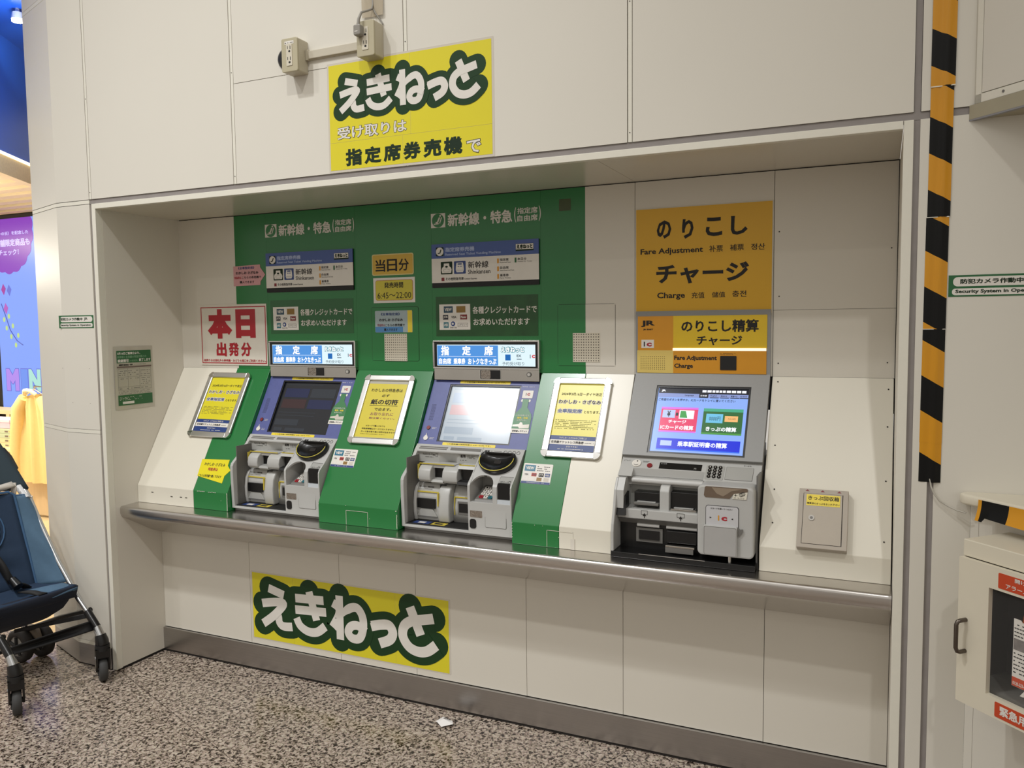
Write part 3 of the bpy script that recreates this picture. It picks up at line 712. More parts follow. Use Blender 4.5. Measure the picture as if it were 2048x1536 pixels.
    s('menu_button', (.53, .305, .955, .69), MGN); s('button_edge', (.53, .305, .955, .35), MGL, e1, e2); s('button_edge', (.53, .665, .955, .69), emis('menu_green_edge', '#4c9c3c', .85), e1, e2)
    s('menu_button', (.06, .775, .955, .945), MBL); s('button_edge', (.06, .93, .955, .945), emis('menu_blue_edge', '#2a6cf0', .9), e1, e2)
    s('banknote_picture', (.08, .345, .22, .465), MLT, e1, e2); text('¥', *sub(r, .13, .36, .17, .45), MIK, sc, FM, .03, e2+.0006)
    s('card_picture', (.265, .345, .43, .475), MW, e1, e2); obj('card_picture', MB().poly([(sub(r, .275, .35, .28, .36)[0], sub(r, 0, .35, 1, .46)[1]), (sub(r, .275, .35, .36, .36)[2], sub(r, 0, .35, 1, .46)[1]), (sub(r, .275, .35, .335, .36)[2], sub(r, 0, .355, 1, .46)[3]), (sub(r, .28, .35, .34, .36)[0], sub(r, 0, .355, 1, .46)[3])], e2, e2+.0004), MGC, sc, FM)
    s('arrow_mark', (.228, .385, .255, .43), MIK, e1, e2)
    text('チャージ', *sub(r, .155, .495, .355, .55), MW, sc, FM, .035, e2); text('ICカードの精算', *sub(r, .075, .575, .44, .645), MW, sc, FM, .035, e2)
    s('card_picture', (.565, .385, .745, .52), MCY, e1, e2); s('ticket_picture', (.765, .41, .905, .495), MOR, e1, e2)
    text('0000円', *sub(r, .60, .425, .72, .49), MIK, sc, FM, 0, e2+.0006); text('大人130円', *sub(r, .80, .44, .88, .465), MIK, sc, FM, 0, e2+.0006)
    text('きっぷの精算', *sub(r, .575, .575, .90, .645), MW, sc, FM, .035, e2)
    s('certificate_picture', (.10, .81, .225, .885), MLT, e1, e2); text('乗車駅証明書の精算', *sub(r, .29, .81, .82, .89), MW, sc, FM, .03, e2)
    # control ledge
    P1_ = [(.2828, 1.0500), (.202, .9862), (.205, .9835), (.36, .9835), (.36, 1.10)]; P2_ = [(.2828, 1.0500), (.2318, 1.0098), (.2318, .9835), (.36, .9835), (.36, 1.10)]
    obj('control_ledge', MB().prismx(P1_, 2.2145, 2.262).prismx(P2_, 2.262, 2.502).prismx(P1_, 2.502, 2.679), MGREY, t, bev=.0015)
    uc = Vector((0, .0808, .0638)).normalized(); FC = frame((0, .2828, 1.05), X_, uc)
    sd = obj('round_button', MB().disc(2.268, -.0456, .0155, 0, .004, k=26), WHITE, t, FC); obj('button_dot', MB().disc(2.270, -.037, .0025, .004, .0046, k=10), INK, sd, FC)
    obj('button_mark', MB().tube([(2.260, -.052, .0043), (2.268, -.056, .0043), (2.276, -.052, .0043)], .0008, 4), INK, sd, FC)
    obj('call_button', MB().disc(2.315, -.052, .009, 0, .004, k=20), REDB, t, FC)
    di = obj('amount_display', MB().box((2.3475, -.0615, 0), (2.4895, -.0345, .0012)), BLACK, t, FC)
    text('投入金額', 2.352, -.042, 2.372, -.037, MGREY, t, FC, 0, .0016); text('円', 2.465, -.058, 2.472, -.051, MGREY, t, FC, 0, .0016)
    kpo = obj('keypad_plate', MB().rbox(2.5045, -.095, 2.5635, -.034, .004, 0, .0012), MGREY2, t, FC)
    for i in range(3):
        for j in range(4):
            kx, ky = 2.517+.0165*i, -.043-.0135*j
            kk = obj('key', MB().disc(kx, ky, .0062, .0012, .004, k=14), BLACK, kpo, FC)
            text('123456789*0#'[j*3+i], kx-.0016, ky-.0025, kx+.0016, ky+.0025, WHITE, kpo, FC, 0, .0043)
    obj('cover_plate', MB().rbox(2.5685, -.092, 2.6555, -.036, .003, 0, .001), MGREYD, t, FC); obj('cover_plate', MB().rbox(2.5695, -.091, 2.6545, -.037, .003, .001, .0014), MGREY2, t, FC)
    scribble(2.222, -.037, 2.245, -.03, 2, INK, t, FC, .0005); scribble(2.288, -.039, 2.31, -.03, 2, INK, t, FC, .0005); text('サービス', 2.622, -.03, 2.646, -.025, INK, t, FC, .01, .0008)
    # lower left: cheek, alcove with slots
    chk = [(.30, .9825), (.186, .9825), (.158, .945), (.147, .90), (.125, .835), (.121, .81), (.121, .7455), (.30, .7455)]
    obj('left_cheek', MB().prismx(chk, 2.2145, 2.2245), MGREY, t, bev=.003)
    obj('left_pillar', MB().prismx([(.30, .9825), (.186, .9825), (.158, .945), (.155, .885), (.30, .885)], 2.2245, 2.2480), MGREY, t)
    obj('black_notch', MB().prismx([(.205, .935), (.170, .925), (.158, .885), (.150, .862), (.205, .852)], 2.2246, 2.2535), BLACK, t)
    box('alcove_back', (2.2245, .245, .7455), (2.500, .30, .9825), MGREY2, t)
    obj('top_roll', MB().tube([(2.262, .215, .972), (2.500, .215, .972)], .0095, 12), mat('roll_silver', '#c3c3c1', .3), t)
    box('top_plate', (2.2480, .225, .955), (2.500, .25, .9825), MGREY, t)
    obj('divider', MB().prismx([(.245, .966), (.20, .962), (.186, .945), (.184, .86), (.245, .856)], 2.363, 2.395), MGREY, t, bev=.003)
    # upper slots
    for a, b_, z0, z1, nm in ((2.272, 2.361, .896, .934, 'ticket_slot'), (2.397, 2.486, .884, .942, 'banknote_slot')):
        box(nm, (a, .205, z0), (b_, .246, z1), BLACK, t, bev=.002)
        box('slot_tray', (a+.002, .186, z0-.003), (b_-.002, .206, z0+.006), MIRROR if nm == 'banknote_slot' else MGREYD, t, bev=.002)
        box('slot_flap', (a+.012, .1925, z0+.0065), (b_-.014, .204, z0+.0085), MGREY, t)
    box('shelf', (2.2245, .17, .8495), (2.500, .246, .882), MGREY, t, bev=.003)
    for cx_, w_ in ((2.316, .013), (2.437, .015)):
        mb = MB(); mb.ring(cx_-w_/1.2, .866, cx_+w_/1.2, .880, .0009, 0, .0005)
        mb.poly([(cx_-.006, .862), (cx_+.006, .862), (cx_, .871)], 0, .0008); mb.box((cx_-.0012, .855, 0), (cx_+.0012, .863, .0008))
        obj('insert_arrow', mb, INK, t, FY(.1697))
    # lower dark bay
    box('lower_bay', (2.2246, .20, .7455), (2.500, .2455, .849), mat('bay_black', '#161616', .25), t)
    obj('bay_step', MB().prismx([(.17, .8485), (.19, .83), (.2, .83), (.2, .8485)], 2.2246, 2.50), MGREYD, t)
    for a, b_ in ((2.287, 2.362), (2.386, 2.487)):
        obj('silver_roll', MB().tube([(a, .19, .826), (b_, .19, .826)], .0062, 10), mat('roll_silver', '#c3c3c1', .3), t)
    box('outlet_frame', (2.282, .192, .768), (2.372, .2005, .816), MGREYD, t); box('outlet_mouth', (2.292, .188, .778), (2.362, .1925, .808), BLACK, t)
    box('outlet_mouth', (2.388, .175, .778), (2.488, .2005, .818), BLACK, t, bev=.002); box('outlet_tray', (2.391, .15, .768), (2.486, .19, .776), MIRROR, t, bev=.002)
    box('outlet_tray_front', (2.391, .151, .752), (2.482, .156, .769), MGREYD, t)
    box('black_plinth', (2.2145, .122, .7262), (2.679, .30, .7455), BLACK, t, bev=.002)
    box('plinth_highlight', (2.31, .1205, .7445), (2.525, .1235, .7462), ALU, t)  # bright strip painted in as the highlight along the lid edge
    # right block with coin tray, reader and pocket
    blk = rr(2.500, .764, 2.6745, .9885, .016, 6)
    bk = obj('reader_block', MB().poly(blk, -.17, 0), MGREY, t, FY(.125), bev=.006)
    Fq = FY(.1245)
    obj('coin_tray', MB().poly([(2.5235, .983), (2.5205, .957), (2.525, .951), (2.6, .951), (2.612, .967), (2.655, .976), (2.655, .9845), (2.65, .986), (2.527, .986)], 0, .001), mat('tray_brown', '#6a5a4b', .5), t, Fq)
    obj('tray_hollow', MB().poly([(2.545, .9835), (2.560, .965), (2.580, .957), (2.592, .965), (2.605, .975), (2.64, .983)], .001, .0014), mat('tray_tan', '#8f806e', .5), t, Fq)
    obj('tray_label', MB().poly([(2.608, .9515), (2.651, .9515), (2.6545, .975), (2.6125, .967)], .001, .0016), CWHITE, t, Fq)
    text('←', 2.6145, .960, 2.624, .967, INK, t, Fq, .03, .002)
    mb = MB()
    for i in range(4):
        mb.tube([(2.634+.0025*i+.0055*math.cos(2*math.pi*k/14), .9655+.0012*i+.0055*math.sin(2*math.pi*k/14), .002) for k in range(15)], .0005, 4, caps=False)
    obj('coin_icon', mb, INK, t, Fq); scribble(2.612, .953, 2.645, .958, 2, INK, t, Fq, .0017)
    obj('reader_outline', MB().rbox(2.5265, .855, 2.6285, .9265, .008, 0, .001), INK, t, Fq)
    rd = obj('card_reader', MB().rbox(2.5280, .855, 2.627, .925, .007, .001, .0024), mat('reader_pale', '#c2c2c4', .3), t, Fq)
    text('i', 2.565, .8795, 2.5695, .8965, ORA, t, Fq, .06, .0028); text('C', 2.5755, .8795, 2.5935, .893, RED, t, Fq, .1, .0028)
    text('ICカードを置いてください', 2.5425, .915, 2.610, .9195, INK, t, Fq, .01, .0028)
    for x_, s_ in ((2.5425, 1), (2.6085, -1)):
        obj('pointer', MB().poly([(x_-.003*s_, .890), (x_-.003*s_, .885), (x_+.003*s_, .8875)], .0024, .003), INK, t, Fq)
    pk = obj('card_pocket', MB().rbox(2.5215, .7690, 2.6255, .8640, .005, 0, .012), MGREY, t, Fq, bev=.002)
    obj('pocket_outline', MB().rbox(2.5235, .7715, 2.6225, .8615, .004, .012, .0128), MGREYD, pk, Fq)
    obj('pocket_face', MB().rbox(2.5250, .7722, 2.6225, .8600, .004, .0128, .0134), mat('pocket_grey', '#a9a8a6', .4), pk, Fq)
    obj('finger_notch', MB().poly([(2.6255, .864), (2.6255, .835), (2.634, .840), (2.641, .85), (2.641, .858), (2.633, .8565)], .0, .006), MGREYD, pk, Fq)
    obj('chrome_foot', MB().tube([(2.60, .135, .7455), (2.60, .135, .7665)], .006, 12), CHROME, t)
    box('inner_body', (2.2145, .30, .7262), (2.6805, .46, 1.06), MGREYD, t)
    box('right_edge', (2.675, .165, .7262), (2.6805, .30, 1.02), MGREYD, t)
    return t
fare_machine()

# ------------------------------------------------------------------ signs
LW = {'e1': [(1.2838, 2.3598), (1.3363, 2.3464)], 'e2': [(1.2605, 2.3146), (1.3028, 2.3229), (1.3279, 2.325), (1.3335, 2.3181), (1.3017, 2.286), (1.2626, 2.2576)], 'e3': [(1.3039, 2.2936), (1.3152, 2.286), (1.3185, 2.2684), (1.3317, 2.259), (1.3624, 2.2616)], 'k1': [(1.375, 2.3438), (1.4685, 2.3485)], 'k2': [(1.3741, 2.3121), (1.4762, 2.3176)], 'k3': [(1.4212, 2.367), (1.4441, 2.291)], 'k4': [(1.3776, 2.2893), (1.3892, 2.2693), (1.4152, 2.257), (1.4451, 2.2596), (1.4722, 2.2793)], 'n1': [(1.5194, 2.369), (1.5202, 2.2506)], 'n2': [(1.4982, 2.347), (1.5168, 2.3354), (1.5163, 2.3149), (1.4965, 2.2809)], 'n3': [(1.498, 2.2807), (1.5272, 2.3135), (1.5494, 2.3378), (1.5746, 2.3435), (1.5912, 2.3233), (1.5931, 2.2931), (1.5817, 2.2644), (1.5584, 2.2606), (1.5461, 2.2748), (1.5555, 2.2918), (1.5771, 2.2966), (1.6017, 2.2845)], 't1': [(1.617, 2.3014), (1.648, 2.3099), (1.6724, 2.3112), (1.6831, 2.2935), (1.6734, 2.274), (1.6428, 2.2599)], 'o1': [(1.7352, 2.3683), (1.7652, 2.299)], 'o2': [(1.8028, 2.3472), (1.7685, 2.3394), (1.738, 2.3319), (1.7172, 2.3156), (1.7133, 2.2896), (1.73, 2.2654), (1.757, 2.2562), (1.784, 2.2616), (1.8094, 2.2808)]}
SHARP = {'e2': [2], 'n2': [], 'n3': []}
def smooth_path(P, n=6):
    if len(P) == 2: return P
    Q = [P[0]]+P+[P[-1]]; out = []
    for i in range(1, len(Q)-2):
        p0, p1, p2, p3 = Q[i-1], Q[i], Q[i+1], Q[i+2]
        for k in range(n):
            t = k/n
            out.append(tuple(.5*((2*p1[a])+(-p0[a]+p2[a])*t+(2*p0[a]-5*p1[a]+4*p2[a]-p3[a])*t*t+(-p0[a]+3*p1[a]-3*p2[a]+p3[a])*t**3) for a in (0, 1)))
    return out+[P[-1]]
def ribbon(mb, P, wd, w0, w1):
    n = len(P)
    L, R = [], []
    for i in range(n):
        a = P[max(i-1, 0)]; b = P[min(i+1, n-1)]; dx, dy = b[0]-a[0], b[1]-a[1]; l = math.hypot(dx, dy) or 1
        nx, ny = -dy/l*wd/2, dx/l*wd/2
        L.append((P[i][0]+nx, P[i][1]+ny)); R.append((P[i][0]-nx, P[i][1]-ny))
    vs = [(x, y, w1) for x, y in L]+[(x, y, w1) for x, y in R]
    for i in range(n-1):
        q = [L[i], R[i], R[i+1], L[i+1]]
        ar = sum(q[k][0]*q[(k+1)%4][1]-q[(k+1)%4][0]*q[k][1] for k in range(4))
        if ar < 0: q = q[::-1]
        mb.add([(x, y, w1+.00002*i) for x, y in q], [(0, 1, 2, 3)])
def big_wordmark(parent, fr, f, wd, rad):
    o = MB(); wt = MB(); i = 0
    for k, P in LW.items():
        P = smooth_path([f(p) for p in P]); i += 1
        ww = wd*(1.12 if k[0] in 'ot' else 1.0)
        ribbon(wt, P, ww, 0, .0022+.0006*(i % 3)/3)
        ribbon(o, P, ww+2*rad, 0, .0014+.00001*i)
        for j, p in enumerate(P[::3]+[P[-1]]): o.disc(p[0], p[1], ww/2+rad, .0008, .0011+.000015*((j+3*i) % 17), k=22)
    obj('wordmark_outline', o, mat('wordmark_green', '#1b3a1e', .4, spec=.3), parent, fr); obj('wordmark', wt, WHITE, parent, fr)
# upper banner
t = thing('banner', 'yellow banner on the upper wall with green-edged white lettering and two more lines of text', 'sign', FF, (1.535, 2.05, 0), 'yellow banners')
obj('laminate_edge', MB().rbox(1.2060, 2.0475, 1.8640, 2.4285, .003, 0, .0006), LAM, t, FF)
for a, b, c_, d in ((1.2133, 2.1522, 1.548, 2.4212), (1.5488, 2.1522, 1.8558, 2.4212), (1.2133, 2.0555, 1.5155, 2.1514), (1.5163, 2.0555, 1.8558, 2.1514)):
    obj('poster_sheet', MB().box((a, b, .0006), (c_, d, .0011)), YEL, t, FF)
big_wordmark(t, FF, lambda p: p, .0236, .0205)
text('受け取りは', 1.243, 2.159, 1.534, 2.206, INK, t, FF, .05, .0013, name='lettering_edge'); text('受け取りは', 1.2448, 2.1608, 1.5322, 2.2042, WHITE, t, FF, .022, .0019)
for i, ch in enumerate('指定席券売機'):
    text(ch, 1.2775+.0795*i, 2.0665, 1.2775+.0795*i+.071, 2.1255, INKG, t, FF, .045, .0014)
text('で', 1.7595, 2.063, 1.817, 2.110, INK, t, FF, .05, .0013, name='lettering_edge'); text('で', 1.762, 2.0655, 1.8145, 2.1075, WHITE, t, FF, .022, .0019)
# lower banner
t = thing('banner', 'yellow banner on the wall under the counter with large green-edged white lettering only', 'sign', FL, (1.02, .14, 0), 'yellow banners')
obj('laminate_edge', MB().rbox(.5265, .1385, 1.5190, .4395, .003, 0, .0006), LAM, t, FL)
for a, b in ((.5335, .754), (.7546, .9905), (.9911, 1.268), (1.2686, 1.5120)):
    obj('poster_sheet', MB().box((a, .1435, .0006), (b, .4335, .0011)), YEL, t, FL)
big_wordmark(t, FL, lambda p: (.5369+(p[0]-1.2288)*1.582, .1626+(p[1]-2.2262)*1.5776), .0236*1.58, .0205*1.58)

# blue and white name plates above the two machines
def name_plate(x0, zt, label):
    t = thing('name_plate', label, 'sign', FB, (x0+.234, zt-.17, 0), 'name plates above the ticket machines')
    r = (x0, zt, x0+.4655, zt-.153)
    obj('plate_body', MB().box((r[0], zt-.172, 0), (r[2], zt, .006)), BLACKM, t, FB)
    obj('white_face', MB().box((r[0], r[3], .006), (r[2], sub(r, 0, .37, 1, 1)[3], .008)), WHITE, t, FB)
    obj('blue_face', MB().box((r[0], sub(r, 0, 0, 1, .37)[1], .006), (r[2], r[1], .008)), PBLUE, t, FB)
    W8 = .0084
    c = sub(r, .045, .085, .118, .305); cx, cy, cr = (c[0]+c[2])/2, (c[1]+c[3])/2, (c[3]-c[1])/2
    obj('round_pictogram', MB().rbox(cx-cr*1.05, cy-cr*1.05, cx+cr*1.05, cy+cr*1.05, .004, .008, W8), INKG, t, FB)
    obj('round_pictogram', MB().disc(cx, cy, cr, W8, W8+.0003), WHITE, t, FB)
    obj('seat_figure', MB().tube([(cx-.008, cy-.007, W8), (cx+.001, cy-.006, W8), (cx+.006, cy+.008, W8)], .0024, 5), INKG, t, FB)
    text('指定席券売機', *sub(r, .135, .095, .415, .215), mat('plate_text', '#a9b6d8', .4), t, FB, .03, W8)
    text('Reserved Seat Ticket Vending Machine', *sub(r, .135, .245, .66, .325), MATS['plate_text'], t, FB, .02, W8)
    b = sub(r, .795, .10, .955, .24); obj('wordmark_field', MB().box((b[0], b[1]-.006, .008), (b[2], b[3], W8)), INKG, t, FB); obj('wordmark_field', MB().box((b[0]+.001, b[1], W8), (b[2]-.001, b[3]-.001, W8+.0002)), WHITE, t, FB)
    text('えきねっと', b[0]+.004, b[1]+.002, b[2]-.004, b[3]-.003, INKG, t, FB, .07, W8+.0004)
    for a, cc in ((.09, INKG), (.218, NAVY)):
        s = sub(r, a, .46, a+.112, .785); obj('train_tile', MB().rbox(s[0], s[1], s[2], s[3], .003, .008, W8), cc, t, FB)
        cx = (s[0]+s[2])/2; h = s[3]-s[1]; y0 = s[1]
        if cc is INKG: P = [(-.02, .1), (.02, .1), (.023, .35), (.02, .52), (.013, .62), (.012, .86), (-.012, .86), (-.013, .62), (-.02, .52), (-.023, .35)]
        else: P = [(-.014, .12), (.014, .12), (.018, .3), (.017, .6), (.014, .88), (-.014, .88), (-.017, .6), (-.018, .3)]
        tm = MB().poly([(cx+p[0], y0+h*p[1]) for p in P], W8, W8+.0003); obj('train_front', tm, WHITE, t, FB)
        tm = MB()
        if cc is INKG: tm.disc(cx, y0+h*.6, .006, W8+.0003, W8+.0006, ry=.004); tm.tube([(cx-.013, y0+h*.38, W8+.0004), (cx, y0+h*.43, W8+.0004), (cx+.013, y0+h*.38, W8+.0004), (cx+.012, y0+h*.18, W8+.0004), (cx-.012, y0+h*.18, W8+.0004), (cx-.013, y0+h*.38, W8+.0004)], .0004, 4)
        else: tm.box((cx-.009, y0+h*.72, W8+.0003), (cx+.009, y0+h*.82, W8+.0006)); tm.box((cx-.009, y0+h*.56, W8+.0003), (cx-.002, y0+h*.62, W8+.0006)); tm.box((cx+.002, y0+h*.56, W8+.0003), (cx+.009, y0+h*.62, W8+.0006)); tm.tube([(cx-.015, y0+h*.28, W8+.0004), (cx+.015, y0+h*.28, W8+.0004)], .0005, 4)
        obj('train_marking', tm, INKG if cc is INKG else NAVY, t, FB)
    text('新幹線', *sub(r, .352, .48, .545, .655), INK, t, FB, .012, W8); text('Shinkansen', *sub(r, .352, .69, .562, .80), INK, t, FB, .01, W8)
    pl(sub(r, .095, .87, .123, .955), REDB, t, FB, .008, W8, 'colour_mark'); text('その他特急列車', *sub(r, .135, .87, .31, .95), INK, t, FB, .02, W8); text('Limited Express', *sub(r, .318, .90, .435, .95), INK, t, FB, .01, W8)
    for a, y_, cc, j, e in ((.625, .44, ORA, '指定席', 'Reserved Seat'), (.625, .64, ORA, '自由席', 'Non-Reserved Seat'), (.625, .83, ORA, '乗車券', 'Fare Ticket'), (.785, .44, PGREEN, '本日分', 'Tickets for Today')):
        pl(sub(r, a, y_, a+.016, y_+.12), cc, t, FB, .008, W8, 'colour_mark'); text(j, *sub(r, a+.025, y_, a+.105, y_+.07), INK, t, FB, .015, W8); text(e, *sub(r, a+.025, y_+.085, a+(.125 if len(e) < 15 else .155), y_+.12), INK, t, FB, .0, W8)
name_plate(.5235, 1.8265, 'blue and white name plate above the dark-screen ticket machine')
name_plate(1.3705, 1.8230, 'blue and white name plate above the lit-screen ticket machine')

# credit card notices
def card_notice(x0, zt, label, backing):
    t = thing('card_notice', label, 'sign', FB, (x0+.2, zt-.1, 0), 'credit card notices above the machines')
    w = .0012
    if backing: obj('worn_backing', MB().box((x0-.016, zt-.127, 0), (x0+.4295, zt+.0305, w)), mat('worn_green', '#1d4d22', .35, var=.45, scale=14), t, FB)
    else: obj('backing_film', MB().box((x0-.016, zt-.118, 0), (x0+.43, zt+.03, w*.6)), mat('film_green', '#1b5c2b', .12, var=.1, scale=5), t, FB)
    r = (x0, zt, x0+.1395, zt-.1015)
    obj('white_card', MB().box((r[0], r[3], w), (r[2], r[1], w+.0012)), WHITE, t, FB); a = w+.0012; b = w+.0018
    def q(f, m_, tx=None, mc=WHITE):
        s = sub(r, *f); pl(s, m_, t, FB, a, b, 'card_logo')
        if tx: text(tx, s[0]+(s[2]-s[0])*.1, s[1]+(s[3]-s[1])*.25, s[2]-(s[2]-s[0])*.1, s[3]-(s[3]-s[1])*.25, mc, t, FB, .03, b+.0002)
    q((.15, .08, .44, .33), mat('view_blue', '#1e4257', .4), 'VIEW'); q((.56, .08, .85, .33), mat('card_gold', '#8a6a2a', .4))
    q((.12, .41, .29, .60), mat('logo_dark', '#2b2a35', .4), 'JCB'); q((.37, .41, .58, .60), WHITE, 'VISA', INK); q((.68, .41, .90, .60), REDB, 'Master')
    q((.14, .70, .30, .92), TEAL, 'AMEX'); s = sub(r, .37, .68, .52, .85); obj('card_logo', MB().disc((s[0]+s[2])/2, (s[1]+s[3])/2, .0095, a, b), NAVY, t, FB); obj('card_logo', MB().disc((s[0]+s[2])/2-.001, (s[1]+s[3])/2, .0045, b, b+.0003), WHITE, t, FB)
    text('Diners Club', *sub(r, .35, .88, .56, .94), INK, t, FB, 0, b); s = sub(r, .60, .74, .92, .89); obj('card_logo', MB().ring(s[0], s[1], s[2], s[3], .0008, a, b), INK, t, FB); text('J-デビット', s[0]+.004, s[1]+.003, s[2]-.003, s[3]-.003, INK, t, FB, 0, b)
    text('各種クレジットカードで', x0+.150, zt-.0395, x0+.425, zt-.0105, WHITE, t, FB, .018, w+.0004)
    text('お求めいただけます', x0+.153, zt-.0855, x0+.395, zt-.0575, WHITE, t, FB, .018, w+.0004)
card_notice(.551, 1.589, 'card payment notice on clean green film above the dark-screen machine', False)
card_notice(1.3985, 1.5837, 'card payment notice on stained dark green film above the lit-screen machine', True)

# little signs on the green middle panel
t = thing('notice', 'rounded amber plate with three large characters, highest on the middle green panel', 'sign', FB, (1.181, 1.709, 0))
obj('plate', MB().rbox(1.0810, 1.7090, 1.2820, 1.7965, .008, 0, .002), mat('plate_edge', '#d8c98a', .35), t, FB); obj('face', MB().rbox(1.085, 1.713, 1.278, 1.7925, .006, .002, .0028), mat('plate_amber', '#cba638', .35), t, FB)
for i, ch in enumerate('当日分'): text(ch, 1.0985+.0565*i, 1.7245, 1.1475+.0565*i, 1.7745, INK, t, FB, .02, .0032)
t = thing('notice', 'white paper with red-edged yellow field giving the sales hours', 'sign', FB, (1.185, 1.594, 0))
obj('paper', MB().box((1.0850, 1.5955, 0), (1.2860, 1.6990, .0012)), WHITE, t, FB); obj('red_edge', MB().rbox(1.0955, 1.6055, 1.2765, 1.6895, .010, .0012, .0016), RED, t, FB); obj('yellow_field', MB().rbox(1.097, 1.607, 1.275, 1.688, .009, .0016, .002), mat('paper_yellow', '#c9bd3c', .4), t, FB)
text('発売時間', 1.139, 1.656, 1.231, 1.680, INK, t, FB, .02, .0024); text('6:45～22:00', 1.105, 1.6135, 1.268, 1.6385, INK, t, FB, .0, .0024)
t = thing('notice', 'pale blue notice with yellow right edge on the middle hatch', 'sign', FB, (1.181, 1.472, .0015))
obj('paper', MB().rbox(1.0905, 1.4730, 1.2720, 1.5635, .005, .0016, .0024), mat('paper_blue_grey', '#9fb0b4', .2), t, FB)
obj('blue_strip', MB().box((1.0915, 1.4740, .0024), (1.226, 1.4965, .0028)), mat('strip_blue', '#4d84b8', .3), t, FB); obj('yellow_edge', MB().box((1.249, 1.4735, .0024), (1.271, 1.563, .0028)), YELS, t, FB)
text('《全車指定席》', 1.120, 1.543, 1.212, 1.555, NAVY, t, FB, .02, .003); text('わかしお さざなみ', 1.111, 1.5195, 1.226, 1.5315, INK, t, FB, .04, .003); text('特急券は', 1.102, 1.498, 1.138, 1.5095, PURP, t, FB, .02, .003); text('こちらの券売機で', 1.140, 1.498, 1.235, 1.5095, INK, t, FB, .02, .003); text('購入できます', 1.134, 1.4785, 1.20, 1.4905, INK, t, FB, .02, .003)
t = thing('tape_patch', 'dark brown tape patch at the top right of the green wall', 'tape', FB, (1.939, 1.92, 0))
obj('patch', MB().box((1.9163, 1.9205, 0), (1.9627, 1.9635, .0006)), mat('tape_brown', '#3d4a20', .3, var=.3, scale=40), t, FB)
# pink arrow
t = thing('arrow_notice', 'small pink laminated arrow on the edge of the green wall', 'sign', FB, (.41, 1.69, 0))
obj('arrow_paper', MB().poly([(.3292, 1.688), (.4835, 1.690), (.4845, 1.705), (.5125, 1.7355), (.4855, 1.768), (.4840, 1.781), (.3292, 1.777)], 0, .002), PINK, t, FB)
text('《全車指定席》', .358, 1.762, .452, 1.774, NAVY, t, FB, .02, .0025); text('わかしお さざなみ', .343, 1.740, .475, 1.753, INK, t, FB, .04, .0025); text('特急券は', .335, 1.7195, .375, 1.731, RED, t, FB, .02, .0025); text('こちらの券売機で', .378, 1.7195, .49, 1.731, INK, t, FB, .02, .0025); text('購入できます', .365, 1.699, .45, 1.711, INK, t, FB, .02, .0025)
# red and white sign
t = thing('departure_notice', 'white sign with large red characters in a thin red border', 'sign', FB, (.315, 1.328, 0))
obj('acrylic_sheet', MB().box((.1175, 1.328, 0), (.5130, 1.6060, .003)), mat('acrylic_white', '#d9d3c6', .12, spec=.6), t, FB)
obj('red_border', MB().ring(.1235, 1.3360, .5080, 1.5960, .0042, .003, .0036), RED, t, FB)
text('本', .1635, 1.450, .3120, 1.5860, RED, t, FB, .07, .0036); text('日', .333, 1.4525, .4485, 1.5835, RED, t, FB, .07, .0036)
for i, ch in enumerate('出発分'): text(ch, .2125+.0735*i, 1.3685, .2740+.0735*i, 1.433, RED, t, FB, .045, .0036)
text('前売り分は改札外の券売機・みどりの窓口をご利用ください。', .134, 1.3435, .502, 1.3555, RED, t, FB, .03, .0036)
# amber overhead sign
t = thing('fare_sign', 'large amber sign with black lettering above the grey fare adjustment machine', 'sign', FB, (2.446, 1.53, 0))
obj('plate', MB().box((2.2105, 1.5290, 0), (2.6835, 1.9060, .003)), CWHITE, t, FB, bev=.001); obj('face', MB().box((2.2130, 1.5320, .003), (2.6810, 1.9035, .0045)), YELO, t, FB)
for s_, a in (('の', 2.288), ('り', 2.378), ('こ', 2.460), ('し', 2.545)):
    text(s_, a, 1.797 if s_ != 'り' else 1.793, a+(.052 if s_ != 'り' else .04)+(.004 if s_ in 'こし' else 0), 1.861, INK, t, FB, .035, .0052)
text('Fare Adjustment', 2.2292, 1.7385, 2.4510, 1.7640, INK, t, FB, .022, .0052); text('补票', 2.4725, 1.7425, 2.519, 1.7655, INK, t, FB, .005, .0052); text('補票', 2.5427, 1.744, 2.589, 1.7655, INK, t, FB, .005, .0052); text('정산', 2.6128, 1.743, 2.6584, 1.7645, INK, t, FB, .01, .0052)
text('チャージ', 2.2865, 1.6370, 2.6070, 1.7060, INK, t, FB, .035, .0052)
text('Charge', 2.2899, 1.5815, 2.3891, 1.6079, INK, t, FB, .022, .0052); text('充值', 2.4125, 1.5850, 2.457, 1.6062, INK, t, FB, .005, .0052); text('儲值', 2.4829, 1.586, 2.528, 1.6057, INK, t, FB, .005, .0052); text('충전', 2.5519, 1.5863, 2.5986, 1.6078, INK, t, FB, .01, .0052)

